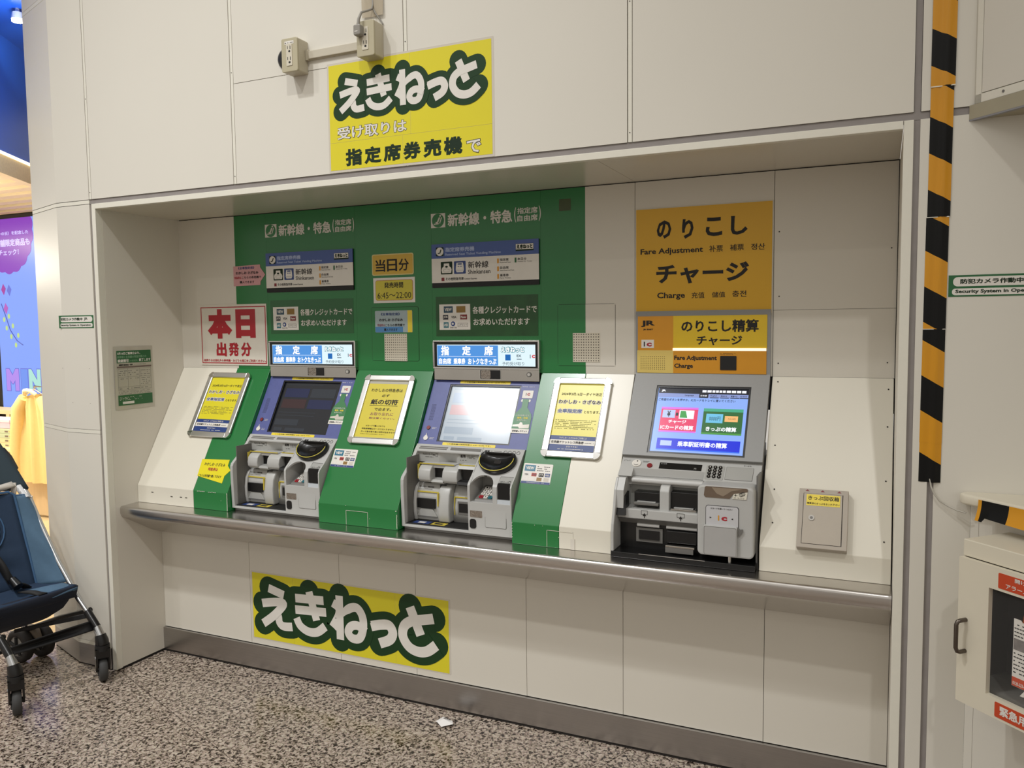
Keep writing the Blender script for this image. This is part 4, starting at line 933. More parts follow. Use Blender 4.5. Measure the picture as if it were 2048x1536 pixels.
# framed notices on the sloping casings
def snap_frame(x0, x1, vt, vb, label, kind):
    t = thing('poster_frame', label, 'frame', FS, ((x0+x1)/2, vb, 0), 'snap frames on the sloping casings')
    fw = .026
    obj('frame_back', MB().rbox(x0+.003, vb+.003, x1-.003, vt-.003, .012, 0, .006), MGREYD, t, FS)
    obj('frame_rail', MB().box((x0+.022, vt-fw, .004), (x1-.022, vt, .014)), ALU, t, FS, bev=.004); obj('frame_rail', MB().box((x0+.022, vb, .004), (x1-.022, vb+fw, .014)), ALU, t, FS, bev=.004)
    obj('frame_rail', MB().box((x0, vb+.022, .004), (x0+fw, vt-.022, .014)), ALU, t, FS, bev=.004); obj('frame_rail', MB().box((x1-fw, vb+.022, .004), (x1, vt-.022, .014)), ALU, t, FS, bev=.004)
    for cx, cy, a0 in ((x0+.022, vt-.022, 90), (x1-.022, vt-.022, 0), (x0+.022, vb+.022, 180), (x1-.022, vb+.022, 270)):
        P = [(cx-math.copysign(.004, math.cos(math.radians(a0+45))), cy-math.copysign(.004, math.sin(math.radians(a0+45))))]+[(cx+.0225*math.cos(math.radians(a0+i*9)), cy+.0225*math.sin(math.radians(a0+i*9))) for i in range(11)]
        obj('frame_corner', MB().poly(P, .003, .0138, 0, True), CHROME, t, FS)
    r = (x0+fw, vt-fw, x1-fw, vb+fw)
    obj('clear_sheet', MB().box((r[0], r[3], .006), (r[2], r[1], .0068)), mat('sheet_grey', '#b5b2a4', .2), t, FS)
    W_ = .0072
    if kind == 0:
        y = sub(r, .0, 0, .985, .79); pp = obj('poster_sheet', MB().box((y[0], y[1], .0068), (y[2], y[3], W_)), YEL, t, FS)
        pl(sub(r, 0, .775, .985, .835), NAVY, pp, FS, W_, W_+.0003); pl(sub(r, 0, .835, .985, .905), WHITE, pp, FS, W_, W_+.0003); pl(sub(r, 0, .905, .985, .995), NAVY, pp, FS, W_, W_+.0003)
        q = W_+.0005
        text('2024年3月16日～ダイヤ改正', *sub(r, .07, .125, .97, .17), INK, pp, FS, .01, q)
        text('わかしお・さざなみ', *sub(r, .02, .225, .985, .305), WHITE, pp, FS, .09, q-.0003, name='lettering_edge'); text('わかしお・さざなみ', *sub(r, .03, .235, .975, .295), INK, pp, FS, .025, q)
        text('全車指定席', *sub(r, .03, .365, .60, .445), WHITE, pp, FS, .09, q-.0003, name='lettering_edge'); text('全車指定席', *sub(r, .04, .375, .59, .435), NAVY, pp, FS, .03, q); text('となります。', *sub(r, .64, .395, .985, .435), INK, pp, FS, .01, q)
        scribble(*sub(r, .04, .53, .94, .68), 6, mat('faint_print', '#75703a', .6), pp, FS, q)
        text('わかしお・さざなみのご利用には', *sub(r, .2, .79, .8, .82), WHITE, pp, FS, .01, q); text('在来線チケットレス特急券', *sub(r, .03, .85, .75, .89), INK, pp, FS, .03, q); scribble(*sub(r, .77, .855, .96, .885), 1, MGREYD, pp, FS, q)
        text('がおすすめ！', *sub(r, .38, .92, .63, .945), WHITE, pp, FS, .01, q); scribble(*sub(r, .2, .955, .8, .98), 1, WHITE, pp, FS, q)
    else:
        y = sub(r, .0, .05, .98, .985); pp = obj('poster_sheet', MB().box((y[0], y[1], .0068), (y[2], y[3], W_)), mat('poster_yellow_dull', '#d3c440', .3), t, FS)
        q = W_+.0005
        text('わかしおの特急券は', *sub(r, .10, .135, .90, .195), INK, pp, FS, .01, q); text('必ず', *sub(r, .41, .235, .60, .285), INK, pp, FS, .01, q)
        text('紙の切符', *sub(r, .17, .325, .86, .42), INK, pp, FS, .03, q); pl(sub(r, .16, .432, .87, .438), INK, pp, FS, q, q+.0003)
        text('で出ます。', *sub(r, .31, .475, .74, .525), INK, pp, FS, .015, q); text('お取り忘れに', *sub(r, .24, .555, .82, .61), PURP, pp, FS, .005, q); text('御注意ください。', *sub(r, .19, .64, .88, .695), PURP, pp, FS, .005, q)
        for i, s_ in enumerate(('ICカードで購入されても', '特急券情報はカードには入りません。', 'カード抜き取り後に切符が出ますので', 'お取り忘れに御注意ください。')):
            text(s_, *sub(r, .13 if i else .22, .775+.05*i, (.72, .98, 1.0, .78)[i]-.02, .803+.05*i), INK, pp, FS, .01, q)
snap_frame(.1905, .4345, -.029, -.347, 'framed yellow and navy notice on the left casing, beside the dark-screen machine', 0)
snap_frame(1.0550, 1.2960, -.027, -.334, 'framed plain yellow notice on the all green casing', 1)
snap_frame(1.9040, 2.1300, -.024, -.341, 'framed yellow and navy notice on the casing left of the fare adjustment machine', 0)
# yellow arrow sticker on the left casing
t = thing('arrow_sticker', 'yellow arrow sticker low on the left green casing', 'sticker', FS, (.4, -.56, 0))
obj('sticker_face', MB().poly([(.322, -.447), (.476, -.441), (.4765, -.468), (.500, -.488), (.4775, -.515), (.478, -.548), (.3275, -.524)], 0, .0012), mat('arrow_yellow', '#e2d419', .3), t, FS)
text('わかしお･さざなみ', .345, -.4745, .462, -.459, INK, t, FS, .02, .0015); text('特急券は', .375, -.497, .430, -.482, RED, t, FS, .03, .0015); text('こちらの券売機で購入できます', .333, -.527, .462, -.514, INK, t, FS, .015, .0015)
# VIEW card stickers
def view_sticker(x0, v0, label):
    t = thing('card_sticker', label, 'sticker', FS, (x0+.055, v0-.075, 0), 'card logo stickers on the green casings')
    r = (x0, v0, x0+.1135, v0-.077); w = .0008
    obj('sticker_face', MB().rbox(r[0], r[3], r[2], r[1], .004, 0, w), WHITE, t, FS)
    s = sub(r, .05, .08, .42, .38); pl(s, mat('view_teal', '#1a6b86', .35), t, FS, w, w+.0004); text('VIEW', s[0]+.005, s[1]+.006, s[2]-.005, s[3]-.006, WHITE, t, FS, .05, w+.0007)
    scribble(*sub(r, .48, .08, .92, .38), 3, INK, t, FS, w)
    for a, y_, mm, tx in ((.06, .46, WHITE, 'VISA'), (.32, .46, ORANGE, ''), (.57, .46, INK, 'JCB'), (.78, .46, NAVY, 'AMEX'), (.06, .68, WHITE, ''), (.28, .68, WHITE, ''), (.52, .68, mat('card_gold', '#8a6a2a', .4), ''), (.76, .68, LAM, '')):
        s = sub(r, a, y_, a+.17, y_+.17); pl(s, mm, t, FS, w, w+.0004, 'card_logo')
        if tx: text(tx, s[0]+.002, s[1]+.003, s[2]-.002, s[3]-.003, WHITE if mm not in (WHITE, LAM) else INK, t, FS, .02, w+.0006)
    s = sub(r, .34, .48, .47, .61); obj('card_logo', MB().disc(s[0]+.004, (s[1]+s[3])/2, .005, w+.0005, w+.0008).disc(s[2]-.002, (s[1]+s[3])/2, .005, w+.0005, w+.001), REDB, t, FS)
    pl(sub(r, 0.01, .885, .99, .995), NAVY, t, FS, w, w+.0004); scribble(*sub(r, .2, .90, .8, .96), 1, WHITE, t, FS, w+.0005)
view_sticker(1.0010, -.3585, 'white card logo sticker on the all green casing')
view_sticker(1.8450, -.367, 'white card logo sticker on the green part of the right casing')

# ------------------------------------------------------------------ ticket collection box
t = thing('collection_box', 'beige ticket collection box with keyhole and yellow label on the far right casing', 'box', FS, (2.869, -.587, 0))
x0, x1, v1, v0 = 2.7985, 2.9400, -.400, -.5868
obj('box_frame', MB().box((x0, v0, 0), (x1, v1, .030)), BEIGE, t, FS, bev=.0012)
obj('door_gap', MB().box((2.8113, -.5747, .030), (2.9250, -.4148, .0304)), DARK, t, FS)
dr = obj('door', MB().box((2.8128, -.5735, .0304), (2.9228, -.4158, .0315)), mat('door_beige', '#aca293', .42), t, FS)
obj('label', MB().box((2.8205, -.4540, .0315), (2.9170, -.4185, .0320)), YELS, dr, FS)
text('きっぷ回収箱', 2.8255, -.4365, 2.9140, -.4225, INK, dr, FS, .02, .0324); text('精算済のきっぷをお入れ下さい', 2.8225, -.4505, 2.9155, -.4440, INK, dr, FS, .01, .0324)
lk = obj('lock', MB().disc(2.8376, -.4935, .0085, .0315, .0345, k=20), CHROME, dr, FS); obj('keyhole', MB().disc(2.8376, -.4935, .0045, .0345, .0349, k=12), MGREYD, dr, FS)
for x_ in (2.822, 2.866, 2.9135): obj('red_arrow', MB().poly([(x_-.006, -.4085), (x_+.006, -.4085), (x_, -.4025)], .030, .0305), REDB, t, FS)

# ------------------------------------------------------------------ notice sheet on the left side of the recess
t = thing('notice_sheet', 'green and white laminated notice sheet on the left side of the recess', 'paper', FJ, (.157, 1.15, 0))
obj('laminate_sheet', MB().grid(lambda a, b: (.053+.206*a, 1.1475+.275*b, .0015+.0022*math.sin(7*a+3*b)**2), 12, 14), mat('laminate_sheet', '#bdb8aa', .18), t, FJ)
r = (.066, 1.405, .2475, 1.165)
def q(f, mt, w=.0042): return obj('printed_field', MB().box((sub(r, *f)[0], sub(r, *f)[1], .0036), (sub(r, *f)[2], sub(r, *f)[3], w)), mt, t, FJ)
obj('paper', MB().box((r[0], r[3], .0030), (r[2], r[1], .0038)), mat('paper_grey', '#b3afa0', .4), t, FJ)
q((0, 0, 1, .225), PGREEN); q((0, .81, 1, 1), PGREEN); q((0, .285, 1, .315), mat('brown_bar', '#6e5f58', .5))
text('3月16日ご乗車分より、', *sub(r, .02, .025, .68, .075), WHITE, t, FJ, .03, .0045); text('新幹線と在来線の特急列車との', *sub(r, .02, .09, .86, .14), mat('print_sage', '#7aa37f', .5), t, FJ, .015, .0045); text('乗継割引', *sub(r, .02, .155, .34, .215), WHITE, t, FJ, .03, .0045); text('の設定を', *sub(r, .38, .17, .6, .205), MATS['print_sage'], t, FJ, .01, .0045); text('終了します', *sub(r, .64, .15, .98, .21), WHITE, t, FJ, .03, .0045)
text('乗継割引適用廃止一覧表', *sub(r, .05, .245, .45, .275), INK, t, FJ, .04, .0043); scribble(*sub(r, .5, .245, .9, .27), 1, MGREYD, t, FJ, .0042)
lm = MB()
for y_ in (.33, .48, .66, .72): a = sub(r, .02, y_, .98, y_+.003); lm.box((a[0], a[1], .0038), (a[2], a[3], .0041))
for x_ in (.02, .3, .64, .98): a = sub(r, x_, .33, x_+.004, .72); lm.box((a[0], a[1], .0038), (a[2], a[3], .0041))
obj('table_lines', lm, MGREYD, t, FJ)
for f, n in (((.04, .35, .28, .46), 3), ((.32, .35, .62, .46), 3), ((.67, .35, .95, .64), 8), ((.04, .49, .28, .53), 1), ((.32, .49, .62, .53), 1), ((.05, .67, .9, .71), 1), ((.03, .735, .95, .80), 3)): scribble(*sub(r, *f), n, MGREYD, t, FJ, .004, dens=.6)
scribble(*sub(r, .04, .84, .7, .91), 3, WHITE, t, FJ, .0043, dens=.5); q((.12, .93, .45, .975), WHITE, .0044)

# ------------------------------------------------------------------ outlets, raceway, plug
def outlet(cx, z0, z1, d, label, tagx=False):
    t = thing('wall_outlet', label, 'outlet', FF, (cx, z0, 0), 'surface boxes of sockets above the recess')
    w_ = .0345
    obj('box_body', MB().rbox(cx-w_, z0, cx+w_, z1, .005, 0, d-.008), OUTL, t, FF, bev=.002)
    obj('cover', MB().rbox(cx-w_-.0008, z0-.0008, cx+w_+.0008, z1+.0008, .006, d-.0072, d), mat('outlet_cover', '#b5ad92', .35), t, FF, bev=.002)
    zc = (z0+z1)/2; ins = obj('socket_insert', MB().rbox(cx-.0125, zc-.038, cx+.0125, zc+.038, .003, d, d+.0018), OUTL2, t, FF)
    for s_ in (-1, 1):
        c = zc+s_*.019; mb = MB(); mb.box((cx-.0072, c+.001, d+.0018), (cx-.0050, c+.0115, d+.0022)); mb.box((cx+.004, c-.0005, d+.0018), (cx+.0065, c+.0115, d+.0022)); mb.disc(cx+.0015, c-.0075, .0045, d+.0018, d+.0022, k=12, ry=.0036)
        obj('socket_hole', mb, BLACKM, ins, FF, kind='stuff')
    if tagx:
        obj('name_tag', MB().box((cx-.020, z1-.021, d), (cx+.020, z1-.010, d+.0005)), WHITE, t, FF); scribble(cx-.018, z1-.019, cx+.016, z1-.012, 1, INK, t, FF, d+.0006)
    return t
d_ = .06
outlet(1.0905, 2.4050, 2.5200, d_, 'beige double socket box at the left end of the raceway', True)
outlet(1.4120, 2.4130, 2.5290, d_, 'beige double socket box with a grey plug in it')
t = thing('raceway', 'beige cable raceway joining the two socket boxes', 'conduit', FF, (1.25, 2.455, 0))
obj('raceway_body', MB().poly([(1.125, 2.4545), (1.3785, 2.4545), (1.3785, 2.4830), (1.125, 2.4830)], 0, .014), mat('raceway_ivory', '#c4bdac', .3), t, FF, bev=.002)
obj('raceway_lip', MB().box((1.125, 2.452, 0), (1.3785, 2.4555, .008)), OUTL, t, FF); obj('end_sleeve', MB().rbox(1.126, 2.4505, 1.1375, 2.487, .002, 0, .0165), OUTL, t, FF)
t = thing('camera_dome', 'black round dome peeking out behind the left socket box', 'camera', FF, (1.035, 2.44, 0))
obj('dome', MB().grid(lambda a, b: (1.0290+.0385*math.cos(2*math.pi*a)*math.sin(b*math.pi/2), 2.4735+.0385*math.sin(2*math.pi*a)*math.sin(b*math.pi/2), .0005+.018*math.cos(b*math.pi/2)), 24, 8), BLACK, t, FF)
t = thing('power_plug', 'grey power plug with its cord in the right socket box', 'plug', FF, (1.405, 2.49, d_))
obj('plug_body', MB().rbox(1.397-.0155, 2.476, 1.397+.0125, 2.512, .006, d_+.002, d_+.026), mat('plug_grey', '#8b877f', .4), t, FF, bev=.004)
obj('plug_window', MB().box((1.388, 2.487, d_+.0262), (1.400, 2.490, d_+.0268)), WHITE, t, FF)
obj('cord', MB().tube([(1.396, 2.508, d_+.016), (1.398, 2.53, d_+.016), (1.402, 2.555, d_+.005), (1.408, 2.573, .03), (1.4095, 2.583, .012), (1.410, 2.60, .006), (1.411, 2.7, .006)], [.006, .005, .0042, .0038, .0035, .0035, .0035], 8), CABLE, t, FF)
obj('cord', MB().tube([(1.4115, 2.585, .006), (1.422, 2.568, .010), (1.436, 2.548, .006), (1.447, 2.530, .004)], .0026, 6), CABLE, t, FF)
t = thing('tape_sheet', 'clear brown packing tape over the cord at the top of the frame', 'tape', FF, (1.40, 2.555, 0))
obj('tape', MB().grid(lambda a, b: (1.366+.085*a, 2.5595+.16*b, .0075+.0025*math.sin(9*a+4*b)), 14, 12), mat('tape_tan', '#b7ab95', .12, alpha=.85), t, FF)

# ------------------------------------------------------------------ left pillar with bands
wp = struct('wall_pillar_left', (-.3, .1, 0))
PPL = [(-.0362, -.0005), (-.240, -.0005), (-.535, .0985), (-.50, .60), (-.0362, .60)]
def inset(P, d):
    c = Vector((sum(p[0] for p in P)/len(P), sum(p[1] for p in P)/len(P))); return [(p[0]+(c.x-p[0])*d, p[1]+(c.y-p[1])*d) for p in P]
for z0, z1, mt, nm, ins in ((0, .006, DARK, 'kick_gap', .03), (.006, .098, STEELB, 'base_plate', .008), (.0985, .1150, TRIM, 'cover_band', 0), (.1162, 1.0480, WALL, 'panel', 0), (1.0495, 1.0650, TRIM, 'cover_band', 0), (1.0665, 2.0262, WALL, 'panel', 0), (2.0285, 2.0435, TRIM, 'cover_band', 0), (2.0460, 2.905, WALL, 'panel', 0), (2.9065, 2.9225, TRIM, 'cover_band', 0), (2.924, 3.4, WALL, 'panel', 0)):
    obj(nm, MB().poly(inset(PPL, ins) if ins else PPL, z0, z1), mt, wp)
obj('pillar_core', MB().poly(inset(PPL, .012), 0, 3.4), DARK, wp)
box('recess_flank', (-.035, .045, 0), (-.0226, .6, 2.03), WALL, wp)
t = thing('camera_notice', 'small green and white camera notice on the left pillar', 'sign', FF, (-.15, 1.505, 0), 'camera notices')
def cam_notice(t, fr, x0, z0, x1, z1):
    obj('plate', MB().box((x0, z0, 0), (x1, z1, .0012)), PGREEN, t, fr); h = z1-z0; zm = z0+h*.43
    obj('upper_field', MB().rbox(x0+.03*h/.056*.35, zm+h*.05, x1-h*.12, z1-h*.09, h*.19, .0012, .0016), WHITE, t, fr); obj('lower_field', MB().rbox(x0+h*.15, z0+h*.07, x1-h*.12, zm-h*.05, h*.14, .0012, .0016), WHITE, t, fr)
    return h, zm
h, zm = cam_notice(t, FF, -.2600, 1.5055, -.0430, 1.5605)
text('防犯カメラ作動中', -.248, zm+h*.16, -.110, z1 := 1.5605-h*.18, INKG, t, FF, .03, .002); text('JR', -.10, zm+h*.16, -.078, 1.5605-h*.18, INKG, t, FF, .03, .002); text('Security System in Operation', -.25, 1.5055+h*.13, -.06, zm-h*.11, INKG, t, FF, .03, .002)
mb = MB()
for x_, z_ in ((-.20, 1.18), (-.09, 1.18), (-.255, 1.33), (-.085, 1.33)): mb.box((x_, z_, 0), (x_+.004, z_+.0012, .0008))
obj('scuff', mb, DARK, wp, FF, kind='stuff')

# ------------------------------------------------------------------ right side: angled wall, ledge, cabinet, hazard tape
FR = frame((3.245, 0, 0), (S2, -S2, 0), Z_)
wg = struct('wall_right_angled', (3.6, -.4, 0))
obj('panel', MB().box((.0005, .0, -.02), (.0255, 1.0195, 0)), WALL, wg, FR); obj('panel', MB().box((.0265, .0, -.02), (2.6, 1.0195, 0)), WALL, wg, FR)
FR2 = frame((3.2147, 0, 0), (S2, -S2, 0), Z_)
wu = struct('wall_right_upper', (3.6, -.4, 2.1))
obj('steel_edge', MB().box((0, 2.0080, -.012), (2.7, 2.0475, 0)), mat('edge_steel', '#8b8b90', .4, metal=.1, var=.1, scale=8), wu, FR2)
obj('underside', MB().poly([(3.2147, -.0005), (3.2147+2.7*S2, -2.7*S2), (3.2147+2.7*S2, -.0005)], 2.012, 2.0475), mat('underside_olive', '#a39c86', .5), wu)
obj('cover_band', MB().box((.0155, 2.0485, -.02), (2.7, 2.070, -.002)), TRIM, wu, FR2); obj('cover_band', MB().box((.0155, 2.0485, -.02), (.032, 3.5, -.002)), TRIM, wu, FR2)
obj('panel', MB().box((.0335, 2.0720, -.02), (2.7, 3.5, -.002)), WALL, wu, FR2); obj('backing', MB().box((.0140, 2.0475, -.019), (2.7, 3.5, -.016)), DARK, wu, FR2)
obj('side_return', MB().box((.0142, 2.0475, -.05), (.0154, 3.5, -.0195)), WALL, wu, FR2)
obj('screw', MB().disc(.093, 2.0600, .0035, -.002, -.0008, k=10), MGREYD, wu, FR2)
# ledge with a rounded nose
FLd = frame((3.2300, 0, 1.045), (S2, -S2, 0), Z_)
P = [(3.234, .0), (3.222, -.012), (3.216, -.028), (3.221, -.044), (3.235, -.056), (3.26, -.078), (3.235+2.0*S2, -.056-2.0*S2), (3.245+2.0*S2, 0)]
t = thing('ledge', 'rounded ivory ledge jutting from the right wall with hazard tape on its edge', 'shelf', ID, (3.4, -.1, 1.02))
obj('ledge_board', MB().poly(P, 1.0200, 1.0470, 0, True), AEDW, t, bev=.006)
FT = frame((3.235, -.056, 1.0200), (S2, -S2, 0), Z_)
tp = MB()
def tape_strip(u0, u1, v_bot, v_top, col):
    n = 8
    def fn(a, b): u_ = u0+(u1-u0)*a; return (u_+.010*(b-.5)*0, v_bot(u_)+(v_top-v_bot(u_))*b, .0025+.012*(1-b)**2)
    tp.grid(fn, n, 5, col)
vb = lambda u_: -.018-.010*math.sin(min(1, max(0, (u_-.03)/.5))*3.1)+(-.012 if u_ < .05 else 0)
cols = [1, 0, 1, 0, 1, 0, 1, 0, 1]; ub = [.030, .040, .115, .19, .27, .35, .43, .51, .59, .67]
for i in range(9): tape_strip(ub[i], ub[i+1], vb, .022, cols[i])
obj('hazard_tape', tp, [HB, HY], t, FT)
t = thing('thin_cable', 'thin white cable running down from the striped tape to the ledge', 'cable', FF, (3.19, 1.0, 0))
obj('cable', MB().tube([(3.147, 1.075, .004), (3.150, 1.055, .008), (3.158, 1.035, .010), (3.172, 1.018, .012), (3.192, 1.006, .016), (3.212, .998, .022), (3.232, .995, .03)], .0022, 6), mat('cable_white', '#b9b5aa', .4), t, FF)
# vertical hazard tape in three overlapping lengths
t = thing('hazard_tape', 'long vertical yellow and black hazard tape beside the recess', 'tape', FF, (3.15, 1.065, 0))
def vtape(z0, z1, x0b, x0t, wd, phase, raise_):
    """one length of tape over a cable bump, built as slanted stripes"""
    per = .1875; sl = .033; k0 = int(math.floor((z0-phase)/per*2))-2
    mb = MB()
    for k in range(k0, k0+60):
        za = phase+k*per/2; zb = za+per/2; n = 8; rows = []
        def X(a, z): return x0b+(x0t-x0b)*(z-1.065)/(2.33-1.065)+wd*a
        def B(a): return raise_+.010*math.exp(-((a-.62)/.16)**2)+.002*math.sin(9*a)
        vs = []
        for i in range(n+1):
            a = i/n; lo = za-sl*(a*1.0); hi = zb-sl*(a*1.0)
            lo = min(max(lo, z0), z1); hi = min(max(hi, z0), z1); vs.append((a, lo, hi))
        if all(h-l < 1e-5 for _, l, h in vs): continue
        V = [(X(a, l), l, B(a)) for a, l, h in vs]+[(X(a, h), h, B(a)) for a, l, h in vs]
        F = [(i, i+1, i+n+2, i+n+1) for i in range(n) if vs[i][2]-vs[i][1] > 1e-6 or vs[i+1][2]-vs[i+1][1] > 1e-6]
        mb.add(V, F, k % 2, True)
    obj('tape_length', mb, [HB, HY], t, FF)
vtape(1.0655, 1.1720, 3.1185, 3.1250, .0535, 1.0530, .0008)
vtape(1.1720, 1.4760, 3.1187, 3.1252, .0535, 1.4470, .0012)
vtape(1.4760, 1.7692, 3.1190, 3.1250, .0535, 1.6829, .0016)
vtape(1.7692, 2.1050, 3.1215, 3.1265, .0535, 1.9354, .0020)
vtape(2.1050, 3.0, 3.1215, 3.1255, .0565, 2.1588, .0026)
mb = MB(); mb.box((3.1255, 2.103, .002), (3.182, 2.1055, .0055)); mb.box((3.1225, 1.768, .0015), (3.176, 1.770, .005)); mb.box((3.1205, 1.475, .0015), (3.174, 1.4765, .0045)); obj('tape_end', mb, TRIM, t, FF, kind='stuff')
t = thing('camera_notice', 'larger green and white camera notice right of the striped tape', 'sign', FF, (3.26, 1.56, 0), 'camera notices')
h, zm = cam_notice(t, FF, 3.1785, 1.5600, 3.40, 1.6160)
text('防犯カメラ作動中', 3.2055, zm+h*.155, 3.347, 1.6160-h*.175, INKG, t, FF, .035, .002); text('JR', 3.357, zm+h*.16, 3.38, 1.616-h*.18, INKG, t, FF, .03, .002); text('Security System in Operation', 3.1945, 1.5600+h*.12, 3.388, zm-h*.10, INKG, t, FF, .035, .002)

# rescue kit cabinet on the angled wall
FA = frame((3.21671573, -.19091883, 0), (S2, -S2, 0), Z_)
t = thing('rescue_cabinet', 'ivory wall cabinet with a window and steel handle on the right wall', 'cabinet', FA, (.2, .56, -.07))
D = .153; W1 = .42; z0, z1 = .5620, .9650
obj('cabinet_lid', MB().box((-.002, .9235, -D), (W1+.002, z1, .001)), AEDW, t, FA, bev=.002)
dk = mat('cabinet_inside', '#3a302b', .7)
obj('side_wall', MB().box((0, z0, -D), (.003, .9225, -.001)), AEDW, t, FA); obj('side_wall', MB().box((W1-.003, z0, -D), (W1, .9225, -.001)), AEDW, t, FA)
obj('inner_wall', MB().box((.003, z0+.002, -D), (W1-.003, .9225, -D+.004)), dk, t, FA); obj('cabinet_floor', MB().box((.003, z0, -D), (W1-.003, z0+.045, -.02)), mat('cabinet_floor', '#77756e', .5), t, FA)
obj('inner_side', MB().box((.0031, z0+.045, -D), (.006, .922, -.02)), dk, t, FA)
dm = MB(); wx0, wx1, wz0, wz1 = .079, .345, .6100, .8680; dz0, dz1 = z0-.002, .9215
dm.box((-.003, dz0, -.001), (W1, wz0, .012)); dm.box((-.003, wz1, -.001), (W1, dz1, .012)); dm.box((-.003, wz0, -.001), (wx0, wz1, .012)); dm.box((wx1, wz0, -.001), (W1, wz1, .012))
dr = obj('door', dm, AEDW, t, FA)
gl = bpy.data.materials.new('window_glass'); gl.use_nodes = True; nt = gl.node_tree; b_ = nt.nodes['Principled BSDF']; b_.inputs['Base Color'].default_value = (.9, .9, .88, 1); b_.inputs['Roughness'].default_value = .05; b_.inputs['Alpha'].default_value = .02; b_.inputs['Specular IOR Level'].default_value = .2
obj('window_pane', MB().box((wx0+.0005, wz0+.0005, .004), (wx1-.0005, wz1-.0005, .006)), gl, dr, FA)
hm = MB().tube([(.020, .7700, .012), (.020, .7700, .030), (.018, .7680, .036), (.016, .7600, .0385), (.016, .7020, .0385), (.018, .6940, .036), (.020, .6920, .030), (.020, .6920, .012)], .0052, 10)
obj('handle', hm, MGREYD if False else mat('handle_steel', '#6b635c', .3, metal=1), dr, FA)
up_ = obj('red_label', MB().rbox(.103, .8745, .32, .9110, .003, .012, .0128), ORANGE, dr, FA); text('開けると', .1445, .8985, .20, .9080, WHITE, dr, FA, .02, .0132); text('アラームが鳴ります', .1225, .8785, .25, .8905, WHITE, dr, FA, .02, .0132)
obj('red_label', MB().rbox(.104, .5660, .32, .6020, .003, .012, .0128), ORANGE, dr, FA); text('緊急用です', .1165, .5735, .235, .5970, WHITE, dr, FA, .03, .0132)
t2 = thing('rescue_bag', 'orange padded rescue bag standing inside the window cabinet', 'bag', FA, (.21, .607, -.07))
def bagf(a, b):
    u_ = (a-.5)*2; v_ = (b-.5)*2; sx = math.copysign(abs(u_)**.9, u_)
    hw = .088*(1-.28*abs(v_)**3.2-.0*v_); th = .045*(max(0, 1-abs(u_)**2.6)*max(0, 1-abs(v_)**4))**.5
    return (.205+hw*sx, .738+.125*v_, -.062+th)
obj('bag_shell', MB().grid(bagf, 22, 26), mat('bag_orange', '#b4541a', .55, var=.12, scale=60, bump=.1), t2, FA)
obj('bag_back', MB().grid(lambda a, b: (bagf(a, b)[0], bagf(a, b)[1], -.124-bagf(a, b)[2]), 22, 26), MATS['bag_orange'], t2, FA)
tg = obj('information_tag', MB().poly([(.128, .6480), (.1700, .6480), (.1700, .8080), (.156, .8080), (.151, .802), (.146, .8080), (.1290, .8080)], -.010, -.0092), WHITE, t2, FA)
obj('tag_picture', MB().box((.130, .735, -.0092), (.1685, .762, -.0088)), mat('photo_grey', '#7c7672', .5, var=.5, scale=90), tg, FA); obj('tag_foot', MB().box((.1285, .6485, -.0092), (.1698, .6700, -.0088)), ORANGE, tg, FA)
text('0120-233-821', .131, .652, .168, .660, WHITE, tg, FA, .02, -.0085); scribble(.131, .678, .168, .732, 6, INK, tg, FA, -.0091); scribble(.131, .765, .168, .80, 4, INK, tg, FA, -.0091)
tg2 = obj('information_tag', MB().box((.176, .6480, -.011), (.220, .8080, -.0102)), WHITE, t2, FA); scribble(.178, .67, .218, .79, 10, INK, tg2, FA, -.0100)
text('AED', .146, .628, .235, .650, WHITE, t2, FA, .05, -.0135)

# ------------------------------------------------------------------ torn scrap of paper
t = thing('paper_scrap', 'crumpled white scrap of paper lying on the granite floor', 'paper', ID, (1.55, .155, 0))
sp = [(1.506, .137), (1.518, .142), (1.528, .139), (1.553, .125), (1.590, .150), (1.576, .170), (1.553, .186), (1.528, .186), (1.524, .170), (1.512, .152)]
vs = [(x, y, .004+.008*abs(math.sin(i*2.1))) for i, (x, y) in enumerate(sp)]+[(1.548, .158, .018)]
obj('scrap', MB().add(vs, [(i, (i+1) % 10, 10) for i in range(10)], 0, False), mat('scrap_white', '#e6e4e2', .5), t)
scribble(1.53, .158, 1.57, .168, 1, INK, t, frame((0, 0, .0), X_, (0, 1, 0)), .0185)

# ------------------------------------------------------------------ shop behind the left pillar
sf = box('floor_shop', (-9, .14, -.011), (-.62, 2.62, .0015), mat('shop_floor', '#d9c39a', .18, var=.08, scale=3, stretch=(1, 8, 1))); sf['kind'] = 'structure'
ws = struct('wall_shop', (-4.5, 2.7, 0))
WOOD = mat('pale_wood', '#dcc096', .5, var=.12, scale=5, stretch=(6, 6, .7)); WOODX = mat('slat_wood', '#d9c49c', .5, var=.15, scale=5, stretch=(1, 14, 14))
box('panel', (-9, 2.66, 0), (-1.2, 2.75, 2.7), WOOD, ws); box('dark_recess', (-5.2, 2.645, .3), (-2.9, 2.66, 2.62), DARK, ws)
FSH = FY(2.6)
t = thing('display_screen', 'tall bright blue shop screen with a purple scalloped bubble of text', 'screen', FSH, (-4.2, .70, 0))
sx0, sx1, z0, z1 = -4.615, -3.30, .705, 2.535
obj('screen_frame', MB().box((sx0-.03, z0-.03, -.04), (sx1+.03, z1+.035, -.004)), BLACK, t, FSH)
scs = obj('screen_face', MB().box((sx0, z0, -.004), (sx1, z1, 0)), emis('screen_sky', '#7f9df5', .95), t, FSH)
pb = []; cx, cy = -4.42, 2.42
